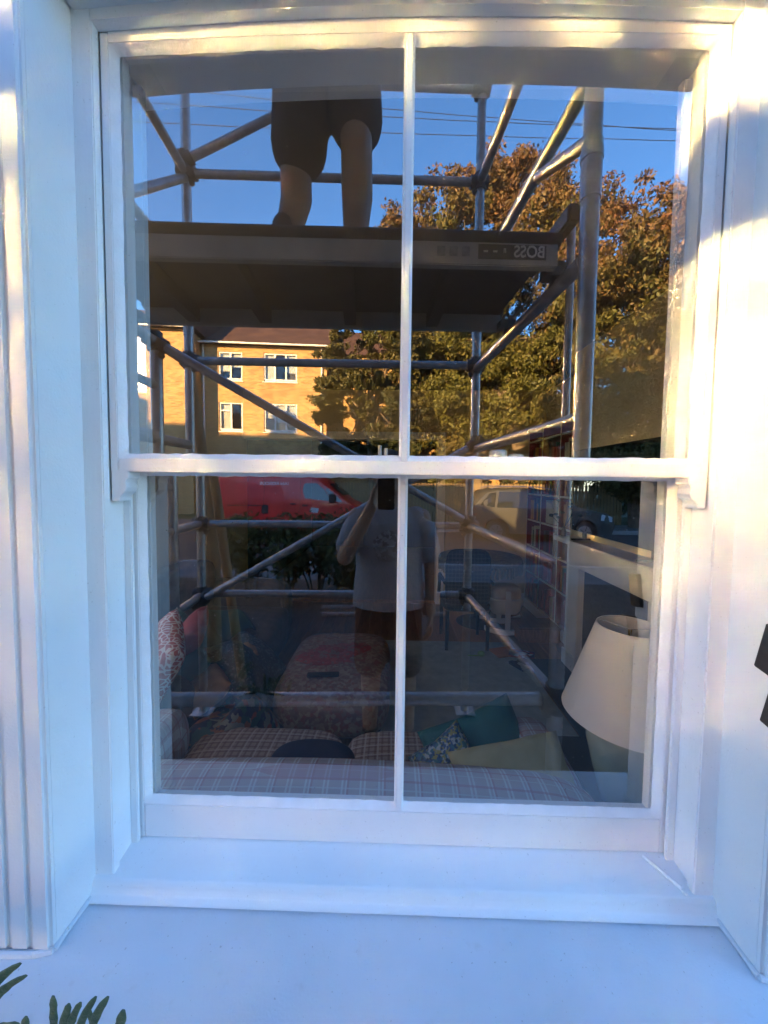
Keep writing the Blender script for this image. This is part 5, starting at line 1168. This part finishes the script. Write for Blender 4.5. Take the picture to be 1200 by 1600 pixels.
# ------------------------------------------------------------------ trees and shrubs
def leaves_mesh(name, centers, spreads, counts, size, mat, seed, droop=0.4, aspect=2.2):
    g = np.random.default_rng(seed); P_ = []
    for c, s, k in zip(centers, spreads, counts):
        d = g.normal(size=(k, 3)); d /= np.linalg.norm(d, axis=1)[:, None]; r = g.random(k) ** 0.45
        P_.append(np.array(c) + d * r[:, None] * np.array(s))
    P_ = np.concatenate(P_); n = len(P_)
    ax = g.normal(size=(n, 3)); ax[:, 2] -= droop * 1.5; ax /= np.linalg.norm(ax, axis=1)[:, None]
    o2 = g.normal(size=(n, 3)); b2 = np.cross(ax, o2); b2 /= np.linalg.norm(b2, axis=1)[:, None] + 1e-9
    L = size * g.uniform(0.6, 1.35, n)[:, None]; Wd = L / aspect
    nrm = np.cross(ax, b2)
    v = np.stack([P_ - ax * L * 0.5, P_ + b2 * Wd * 0.5 + nrm * L * 0.06, P_ + ax * L * 0.5, P_ - b2 * Wd * 0.5 + nrm * L * 0.06], 1).reshape(-1, 3)
    me = bpy.data.meshes.new(name); me.vertices.add(len(v)); me.vertices.foreach_set('co', v.ravel())
    me.loops.add(4 * n); me.loops.foreach_set('vertex_index', np.arange(4 * n)); me.polygons.add(n); me.polygons.foreach_set('loop_start', np.arange(n) * 4); me.polygons.foreach_set('loop_total', np.full(n, 4))
    me.materials.append(mat); me.update(calc_edges=True); me.validate(); return me
def tree(name, label, base, height, crown_c, crown_r, nclump, nleaf, size, mat, seed, trunk_r=0.25, group=None, lean=(0, 0), fork=0.35):
    rr = random.Random(seed); base = Vector(base); t = thing(name, label, 'tree', base, group)
    cc = base + Vector(crown_c); cr = Vector(crown_r); cl = []; sp = []; cn = []
    for k in range(nclump):
        while True:
            d = Vector((rr.uniform(-1, 1), rr.uniform(-1, 1), rr.uniform(-1, 1)))
            if 0.2 < d.length and abs(d.x) ** 2.6 + abs(d.y) ** 2.6 + abs(d.z) ** 2.6 < 1.0: break
        p = cc + Vector((d.x * cr.x, d.y * cr.y, d.z * cr.z)); cl.append(p); s = rr.uniform(0.7, 1.35) * min(cr.x, cr.z) * 0.255; sp.append((s, s, s * 1.05)); cn.append(int(nleaf / nclump * rr.uniform(0.6, 1.4)))
    c2, s2, n2 = [], [], []
    for p, q, k in zip(cl, sp, cn):
        ns = 16
        for j in range(ns):
            d = Vector((rr.gauss(0, 1), rr.gauss(0, 1), rr.gauss(0, 1))).normalized() * q[0] * rr.uniform(0.45, 1.0); g = q[0] * rr.uniform(0.20, 0.36)
            c2.append(p + d); s2.append((g * 1.15, g * 1.15, g * 0.8)); n2.append(max(3, k // ns))
    link('crown', leaves_mesh('crown', c2, s2, n2, size, mat, seed), t)
    m = MB(); top = base + Vector((lean[0], lean[1], height * fork)); mid = cc + Vector((0, 0, cr.z * 0.25))
    m.path([base - Vector((0, 0, 0.1)), base.lerp(top, 0.5) + Vector((rr.uniform(-0.1, 0.1), 0, 0)), top, top.lerp(mid, 0.5) + Vector((rr.uniform(-0.4, 0.4), 0, 0)), mid], [trunk_r * 1.15, trunk_r, trunk_r * 0.85, trunk_r * 0.5, trunk_r * 0.15], 12)
    for k in range(0, nclump, 2):
        p = cl[k]; s = top.lerp(mid, rr.uniform(0, 0.7)); q = s.lerp(p, 0.5) + Vector((rr.uniform(-0.3, 0.3), rr.uniform(-0.3, 0.3), rr.uniform(0, 0.5)))
        m.path([s, q, p], [trunk_r * 0.32, trunk_r * 0.18, trunk_r * 0.05], 6)
    part('trunk', m, BARK, t, smooth=True); return t
AUT = leaf_mat('autumn_leaf', (0.095, 0.095, 0.020), (0.150, 0.080, 0.036), 7.5, 16, 0.45)
AUT2 = leaf_mat('autumn_leaf_red', (0.080, 0.082, 0.020), (0.145, 0.070, 0.034), 5, 14, 0.45)
DKG = leaf_mat('dark_green_leaf', (0.035, 0.045, 0.014), (0.075, 0.065, 0.018), 2, 8)
GOLD = leaf_mat('yellow_green_leaf', (0.09, 0.10, 0.02), (0.14, 0.11, 0.025), 0, 5)
tree('broadleaf_tree', 'tall rust tinged broadleaf tree across the street', (3.9, -16.6, 0.1), 13, (0.1, 0, 9.4), (4.6, 3.4, 5.7), 120, 170000, 0.17, AUT, 11, 0.27, 'street trees', (0.3, 0.4))
tree('broadleaf_tree', 'red brown broadleaf tree rightmost across the street', (9.6, -13.8, 0.1), 12, (0.4, 0, 6.9), (4.6, 3.2, 5.2), 120, 170000, 0.155, AUT2, 12, 0.26, 'street trees', (-0.2, 0))
tree('broadleaf_tree', 'dark shaded broadleaf tree beside the brick flats', (-0.9, -15.6, 0.1), 9.2, (-0.2, 0, 5.5), (2.4, 2.2, 3.4), 50, 60000, 0.15, DKG, 13, 0.17, 'street trees', (-0.1, 0))
tree('broadleaf_tree', 'dark green tree filling the gap behind the tall rust one', (5.2, -20.5, 0.1), 9, (0.0, 0, 4.6), (5.5, 2.2, 4.2), 60, 30000, 0.28, DKG, 14, 0.2, 'street trees')
tree('garden_shrub', 'small yellow green shrub tree lit low in front of the trees', (2.0, -15.6, 0.1), 3.6, (0, 0, 2.5), (0.95, 0.8, 1.5), 24, 7000, 0.11, GOLD, 15, 0.06)
tree('broadleaf_tree', 'low dark hedge tree at the far right behind the car', (11.5, -19, 0.1), 6, (0, 0, 3.2), (5, 2, 3.2), 50, 20000, 0.22, DKG, 16, 0.2, 'street trees')
# big lit limb of the tall tree
m = MB(); m.path([out(812, 700, 16.6), out(800, 665, 16.5), out(782, 630, 16.3), out(772, 600, 16.3)], [0.30, 0.27, 0.22, 0.12], 12); m.path([out(784, 634, 16.3), out(792, 600, 16.1), out(800, 570, 16.1)], [0.16, 0.11, 0.05], 10)
part('limb', m, BARK, [o for o in bpy.data.objects if o.get('label', '').startswith('tall rust')][0], smooth=True)
# front garden shrubs
SHR = leaf_mat('shrub_leaf', (0.035, 0.055, 0.015), (0.075, 0.09, 0.025), 0.4, 1.5)
def shrub(px, t, h, label, seed, n=1300, wid=0.42):
    rr = random.Random(seed); b0 = out(px, 800, t); b0.z = GZ - 0.01; s = thing('garden_shrub', label, 'shrub', b0, 'shrubs in the front garden'); m = MB(); cl = []; sp = []; cn = []
    for k in range(7):
        a = rr.uniform(0, 6.28); r = rr.uniform(0.1, wid); tip = b0 + Vector((r * math.cos(a), r * math.sin(a) * 0.6, h * rr.uniform(0.75, 1.05))); md = b0.lerp(tip, 0.5) + Vector((rr.uniform(-0.05, 0.05), 0, 0))
        m.path([b0 + Vector((0.05 * math.cos(a), 0.05 * math.sin(a), 0)), md, tip], [0.012, 0.009, 0.004], 6)
        for u in (0.45, 0.62, 0.8, 0.97): cl.append(md.lerp(tip, (u - 0.5) * 2) if u > 0.5 else b0.lerp(md, u * 2)); sp.append((0.15, 0.13, 0.13)); cn.append(n // 28)
    part('stem', m, BARK, s, smooth=True); link('foliage', leaves_mesh('foliage', cl, sp, cn, 0.075, SHR, seed, 0.1, 2.4), s)
shrub(385, 4.4, 0.98, 'leftmost leafy shrub in the front garden before the van', 21)
shrub(440, 4.2, 1.00, 'leafy shrub in the front garden below the van door', 22)
shrub(492, 4.5, 1.05, 'leafy shrub in the front garden left of the photographer', 23)
shrub(545, 4.3, 0.85, 'low leafy shrub half hidden behind the photographer', 24)
shrub(350, 5.0, 0.9, 'leafy shrub behind the timber post', 25)
# overhead cables
def cab(pts, label):
    m = MB(); pp = []
    a, b_ = pts
    for i in range(17): u = i / 16; p = a.lerp(b_, u); p.z -= 0.5 * 4 * u * (1 - u) * 0.25; pp.append(p)
    m.path(pp, [0.011] * 17, 6); solo('overhead_cable', m, CABLE, label, 'cable', 'cables across the sky', smooth=True)
cab((out(60, 182, 14), out(1180, 222, 14)), 'lowest overhead cable crossing the sky above the scaffold')
cab((out(60, 150, 14.5), out(1180, 205, 14.5)), 'middle overhead cable crossing the sky above the scaffold')
cab((out(60, 120, 15), out(1180, 212, 15)), 'topmost overhead cable slanting across the sky')

# ------------------------------------------------------------------ small things in front of the glass
LEAF = noisy('lavender_leaf', (0.03, 0.065, 0.04), (0.085, 0.12, 0.06), 90, 0.5, 0.4, 120)
pl = thing('sill_plant', 'blunt leaved green plant poking up at the lower left of the sill', 'plant', inn(95, 1640, 0.42))
def blade(px, py, t, px2, py2, t2, wd, bend=0.0):
    a = inn(px, py, t); b_ = inn(px2, py2, t2); d = b_ - a; sd = d.cross(Vector((0, 1, 0.2))).normalized(); nm = sd.cross(d).normalized(); rs = []
    for i in range(11):
        u = i / 10; c = a.lerp(b_, u) + sd * bend * math.sin(math.pi * u) * d.length; wv = random.uniform(1.05, 1.4) * wd * (0.30 + 0.70 * math.sin(math.pi * min(1, u * 0.80 + 0.1)) ** 0.8) * (1 if u < 0.95 else 0.55); rs.append([c + sd * wv * 0.5 * math.cos(k / 8 * 6.283) + nm * wv * 0.13 * math.sin(k / 8 * 6.283) for k in range(8)])
    part('leaf', MB().rings(rs), LEAF, pl, smooth='all')
t = 0.42
for args in ((-25, 1570, t, 32, 1505, t, 0.010, 0.10), (-20, 1590, t, 41, 1524, t, 0.0095, 0.12), (84, 1625, t, 83, 1556, t, 0.0095, 0), (93, 1620, t, 108, 1568, t, 0.009, 0), (105, 1625, t, 126, 1566, t, 0.008, 0.05), (120, 1620, t, 150, 1557, t, 0.008, 0.05),
             (140, 1622, t, 169, 1557, t, 0.0085, 0.06), (150, 1625, t, 138, 1575, t, 0.007, 0), (180, 1630, t, 193, 1578, t, 0.0105, 0), (35, 1625, t, 41, 1588, t, 0.009, 0), (-30, 1610, t, 30, 1600, t, 0.012, 0), (0, 1618, t, 70, 1612, t, 0.010, 0)):
    blade(*args)
m = MB(); m.path([inn(-30, 1640, t), inn(60, 1625, t), inn(150, 1640, t), inn(190, 1650, t)], [0.004] * 4, 8); m.path([inn(95, 1632, t), inn(100, 1700, t)], [0.004] * 2, 8); part('stem', m, LEAF, pl, smooth=True)
br = thing('iron_bracket', 'black iron bracket fixed at the right edge of the reveal', 'bracket', (HW - 0.004, -0.085, C - 0.33))
m = MB(); M = Matrix.Translation((HW - 0.004, -0.122, C - 0.29)) @ Matrix.Rotation(0.2, 4, 'X'); m.box((-0.006, -0.02, -0.035), (0.005, 0.02, 0.05), M); part('upper_lug', m, IRON, br, bevel=0.002)
m = MB(); M = Matrix.Translation((HW - 0.003, -0.130, C - 0.385)) @ Matrix.Rotation(0.2, 4, 'X'); m.box((-0.005, -0.02, -0.03), (0.004, 0.015, 0.03), M); part('lower_lug', m, IRON, br, bevel=0.002)
